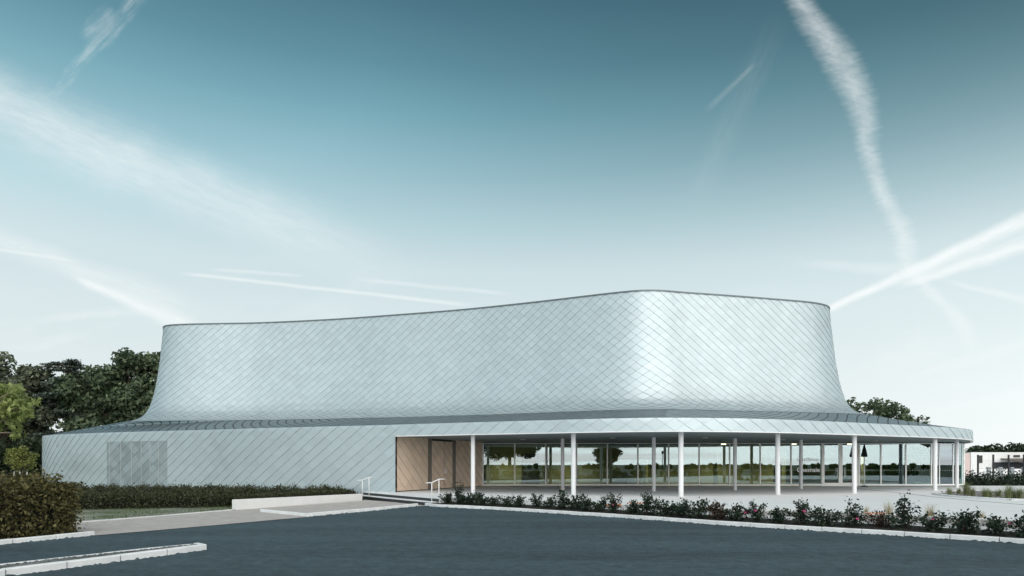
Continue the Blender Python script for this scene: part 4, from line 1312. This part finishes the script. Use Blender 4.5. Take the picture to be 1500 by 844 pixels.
def math_(op, a, b=None, c=None, clamp=False):
    n = N.new('ShaderNodeMath'); n.operation = op; n.use_clamp = clamp
    for k, v in enumerate((a, b, c)):
        if v is None: continue
        if isinstance(v, (int, float)): n.inputs[k].default_value = v
        else: L.new(v, n.inputs[k])
    return n.outputs[0]


def mixc(f, a, b, mode='MIX'):
    n = N.new('ShaderNodeMix'); n.data_type = 'RGBA'; n.blend_type = mode
    for sock, v in ((n.inputs[0], f), (n.inputs[6], a), (n.inputs[7], b)):
        if isinstance(v, (int, float)): sock.default_value = v
        elif isinstance(v, tuple): sock.default_value = (*v, 1)
        else: L.new(v, sock)
    return n.outputs[2]


def smooth(v, a, b):
    n = N.new('ShaderNodeMapRange'); n.interpolation_type = 'SMOOTHSTEP'
    n.inputs['From Min'].default_value = a; n.inputs['From Max'].default_value = b
    L.new(v, n.inputs['Value'])
    return n.outputs[0]


Xd, Yd, Zd = sx.outputs
ramp = N.new('ShaderNodeValToRGB'); cr = ramp.color_ramp
stops = [(0.0, (.80, .85, .85)), (.10, (.77, .845, .855)), (.196, (.71, .815, .835)), (.27, (.625, .755, .785)), (.33, (.455, .63, .68)), (.395, (.285, .478, .545)), (.454, (.168, .35, .418)), (.50, (.108, .248, .312)), (.56, (.064, .162, .216)), (.72, (.045, .125, .17)), (1.0, (.040, .11, .15))]
cr.elements[0].position = 0; cr.elements[0].color = (*stops[0][1], 1)
cr.elements[1].position = 1; cr.elements[1].color = (*stops[-1][1], 1)
for p, c in stops[1:-1]:
    e = cr.elements.new(p); e.color = (*c, 1)
L.new(Zd, ramp.inputs['Fac'])
# brighter, warmer sky on the sun's side
back = math_('MULTIPLY_ADD', math_('ADD', math_('MULTIPLY', Xd, math.sin(SUN_AZ)), math_('MULTIPLY', Yd, math.cos(SUN_AZ))), 0.5, 0.5, clamp=True)
back2 = math_('POWER', back, 1.6)
glow = mixc(back2, (1, 1, 1), (1.75, 1.72, 1.70), 'MIX')
base = mixc(1.0, ramp.outputs[0], glow, 'MULTIPLY')
# darker towards the right of the view, away from the sun
rt = math_('MULTIPLY_ADD', math_('MULTIPLY', Xd, smooth(Zd, .22, .52)), -0.85, 1.0)
rt = math_('MINIMUM', rt, 1.15)
base = mixc(1.0, base, mixc(0.0, rt, rt), 'MULTIPLY')
lowb = math_('MULTIPLY', back2, smooth(Zd, .22, .03))
base = mixc(1.0, base, mixc(lowb, (1, 1, 1), (2.3, 2.12, 2.06)), 'MULTIPLY')
nish = mixc(1.0, sky.outputs[0], (.9, 1.05, 1.0), 'MULTIPLY')

# clouds live on directions: gx, gz are tangents of azimuth and elevation about north
ysafe = math_('MAXIMUM', Yd, 0.05)
gx = math_('DIVIDE', Xd, ysafe); gz = math_('DIVIDE', Zd, ysafe)
front_ = math_('MULTIPLY', math_('GREATER_THAN', Yd, 0.05), 1.0)
cv = N.new('ShaderNodeCombineXYZ'); L.new(gx, cv.inputs[0]); L.new(gz, cv.inputs[1])


def noise(scale, detail=5, sx_=1.0, sy=1.0, rot=0.0, rough=.6, vec=None, off=0.0):
    mp = N.new('ShaderNodeMapping'); mp.inputs['Rotation'].default_value = (0, 0, rot); mp.inputs['Location'].default_value = (off, off * .7, 0)
    mp2 = N.new('ShaderNodeMapping'); mp2.inputs['Scale'].default_value = (sx_, sy, 1)
    L.new(vec or cv.outputs[0], mp.inputs['Vector']); L.new(mp.outputs[0], mp2.inputs['Vector'])
    n = N.new('ShaderNodeTexNoise'); n.inputs['Scale'].default_value = scale; n.inputs['Detail'].default_value = detail; n.inputs['Roughness'].default_value = rough
    L.new(mp2.outputs[0], n.inputs['Vector'])
    return n.outputs['Fac']


wob = noise(14, 4)
fib = noise(60, 4, rough=.7)
total = None


def addto(d):
    global total
    total = d if total is None else math_('MAXIMUM', total, math_('ADD', total, math_('MULTIPLY', d, math_('SUBTRACT', 1.0, total))))


G_ = lambda px, py: ((px - 750) / 1000.0, (680 - py) / 1000.0)


def trail(p0, p1, w0, w1, k, soft=1.0, fade=(.12, .12), wamp=.01, tex=.5, nz=None):
    """a straight streak between two sky directions, w half-width at each end"""
    (x0, z0), (x1, z1) = G_(*p0), G_(*p1)
    l = math.hypot(x1 - x0, z1 - z0); ux, uz = (x1 - x0) / l, (z1 - z0) / l
    ax = math_('SUBTRACT', gx, x0); az = math_('SUBTRACT', gz, z0)
    t = math_('DIVIDE', math_('ADD', math_('MULTIPLY', ax, ux), math_('MULTIPLY', az, uz)), l)
    d = math_('ADD', math_('MULTIPLY', ax, -uz), math_('MULTIPLY', az, ux))
    d = math_('ADD', d, math_('MULTIPLY', math_('SUBTRACT', wob, .5), wamp))
    w = math_('MULTIPLY_ADD', math_('MINIMUM', math_('MAXIMUM', t, 0.), 1.), (w1 - w0) / 1000.0, w0 / 1000.0)
    q = math_('DIVIDE', math_('ABSOLUTE', d), w)
    den = smooth(q, 1.0, 1.0 - soft)
    win = math_('MULTIPLY', smooth(t, 0.0, fade[0]), smooth(t, 1.0, 1 - fade[1]))
    nn = nz if nz is not None else noise(18, 6, 1, 5, -math.atan2(uz, ux), .65)
    tx = math_('MULTIPLY_ADD', smooth(nn, .32, .68), tex, 1 - tex)
    addto(math_('MULTIPLY', math_('MULTIPLY', den, win), math_('MULTIPLY', tx, k)))


def curve_trail(pts, widths, k, fade, tex=.45):
    """a drifting vapour trail whose centre wanders with elevation"""
    pys = [p[1] for p in pts]; a, b = min(pys), max(pys)
    t = math_('DIVIDE', math_('SUBTRACT', math_('MULTIPLY_ADD', gz, -1000., 680.), a), b - a)
    def fc(vals, lo, hi):
        n = N.new('ShaderNodeFloatCurve'); c = n.mapping.curves[0]
        while len(c.points) > 2: c.points.remove(c.points[1])
        for i, v in enumerate(vals):
            xx, yy = (pts[i][1] - a) / (b - a), (v - lo) / (hi - lo)
            if i == 0: c.points[0].location = (xx, yy)
            elif i == len(vals) - 1: c.points[-1].location = (xx, yy)
            else: c.points.new(xx, yy)
        n.mapping.update()
        L.new(math_('MAXIMUM', math_('MINIMUM', t, 1.), 0.), n.inputs['Value'])
        return math_('MULTIPLY_ADD', n.outputs[0], hi - lo, lo)
    cx = fc([p[0] for p in pts], 1100., 1500.)
    w = fc(widths, 0., 60.)
    kk = fc([f * 50 for f in fade], 0., 50.)
    px = math_('MULTIPLY_ADD', gx, 1000., 750.)
    nf = noise(16, 5, 1.2, 9.0, R(-12), .75)
    d = math_('ADD', math_('SUBTRACT', px, cx), math_('ADD', math_('MULTIPLY', math_('SUBTRACT', wob, .5), 14.), math_('MULTIPLY', math_('SUBTRACT', nf, .5), 26.)))
    q = math_('DIVIDE', math_('ABSOLUTE', d), w)
    den = smooth(q, 1.35, .0)
    tx = math_('MULTIPLY_ADD', smooth(noise(26, 6, 1, 2.2, .3, .7), .3, .7), tex, 1 - tex)
    inside = math_('MULTIPLY', smooth(t, 1.0, .93), smooth(t, -.2, -.1))
    addto(math_('MULTIPLY', math_('MULTIPLY', den, inside), math_('MULTIPLY', math_('MULTIPLY', kk, 1 / 50.), math_('MULTIPLY', tx, k))))


curve_trail([(1145, -60), (1172, 0), (1211, 57), (1244, 114), (1265, 171), (1275, 227), (1293, 284), (1323, 341), (1334, 390), (1362, 426), (1402, 466), (1424, 530)],
            [22, 22, 30, 29, 22, 16, 17, 19, 17, 15, 17, 10], .52, [.8, .85, 1, 1, .9, .85, .85, .85, .85, .8, .8, .35])
trail((1200, 460), (1530, 309), 8, 19, .95, 1.0, (.04, .02), .009, .35)
trail((1300, 424), (1540, 349), 7, 19, .85, 1.0, (.25, .02), .010, .45)
trail((1300, 415), (1540, 330), 18, 34, .35, 1.0, (.3, .02), .01, .4)
trail((1150, 385), (1420, 402), 8, 20, .30, 1.0, (.3, .3), .01, .4)
trail((1380, 410), (1560, 452), 6, 12, .42, 1.0, (.2, .1), .012, .5)
trail((-200, 80), (660, 428), 88, 58, .42, 1.0, (.15, .35), .03, .35)
trail((-80, 110), (320, 300), 40, 50, .22, 1.0, (.2, .4), .05, .7)
trail((55, 160), (222, -20), 10, 20, .26, 1.0, (.25, .1), .04, .95)
trail((120, 60), (170, 10), 16, 22, .30, 1.0, (.3, .3), .03, .8)
trail((100, 402), (300, 490), 8, 22, .7, 1.0, (.15, .2), .008, .3)
trail((-60, 330), (320, 470), 24, 34, .4, 1.0, (.1, .25), .015, .4)
trail((-20, 363), (130, 386), 4, 4.5, .38, 1.0, (.1, .3), .004, .2)
trail((255, 399), (705, 449), 4.2, 5, .5, 1.0, (.1, .1), .004, .2)
trail((300, 394), (460, 405), 4, 4, .32, 1.0, (.2, .3), .004, .3)
trail((510, 408), (760, 432), 4.5, 5, .32, 1.0, (.2, .2), .004, .3)
trail((1028, 168), (1112, 88), 8, 5, .11, 1.0, (.3, .2), .006, .4)
trail((1000, 330), (1150, 10), 30, 30, .05, 1.0, (.3, .3), .02, .6)
trail((1300, 560), (1560, 490), 8, 18, .35, 1.0, (.4, .1), .02, .5)
trail((1330, 610), (1560, 560), 8, 14, .35, 1.0, (.4, .1), .02, .5)
trail((20, 470), (240, 452), 8, 14, .3, 1.0, (.4, .3), .02, .5)
low = math_('MULTIPLY', smooth(noise(5, 6, 1, 3.2, -.15, .6, off=3.1), .48, .72), math_('MULTIPLY', smooth(gz, .34, .10), .32))
addto(low)
total = math_('MULTIPLY', total, front_)
# pink-lit cloud bars on the sun's side, seen only in reflections
bars = math_('MULTIPLY', smooth(noise(3.2, 5, 1, 1, 0, .55, vec=None), .5, .62), 0.0)
mpb = N.new('ShaderNodeMapping'); mpb.inputs['Scale'].default_value = (2.5, 2.5, 46); L.new(tc.outputs['Generated'], mpb.inputs['Vector'])
nb = N.new('ShaderNodeTexNoise'); nb.inputs['Scale'].default_value = 1.3; nb.inputs['Detail'].default_value = 4; L.new(mpb.outputs[0], nb.inputs['Vector'])
bk_ = math_('MULTIPLY', smooth(nb.outputs['Fac'], .5, .66), math_('MULTIPLY', smooth(Yd, -.2, -.5), .5))
col = mixc(.03, mixc(1.0, base, (10.0, 10.0, 10.0), 'MULTIPLY'), nish)
col = mixc(total, col, (9.5, 9.9, 9.9))
col = mixc(bk_, col, (17.0, 13.2, 12.6))
# below the horizon: dim ground tone
col = mixc(math_('LESS_THAN', Zd, -0.002), col, (1.0, 1.2, 1.0))
L.new(col, bg.inputs['Color'])

vs = S.view_settings
vs.view_transform = 'Standard'; vs.look = 'None'; vs.exposure = 0.0; vs.gamma = 1.0
S.render.engine = 'CYCLES'
S.cycles.use_denoising = True
S.cycles.max_bounces = 8; S.cycles.transparent_max_bounces = 16; S.cycles.sample_clamp_indirect = 6.0
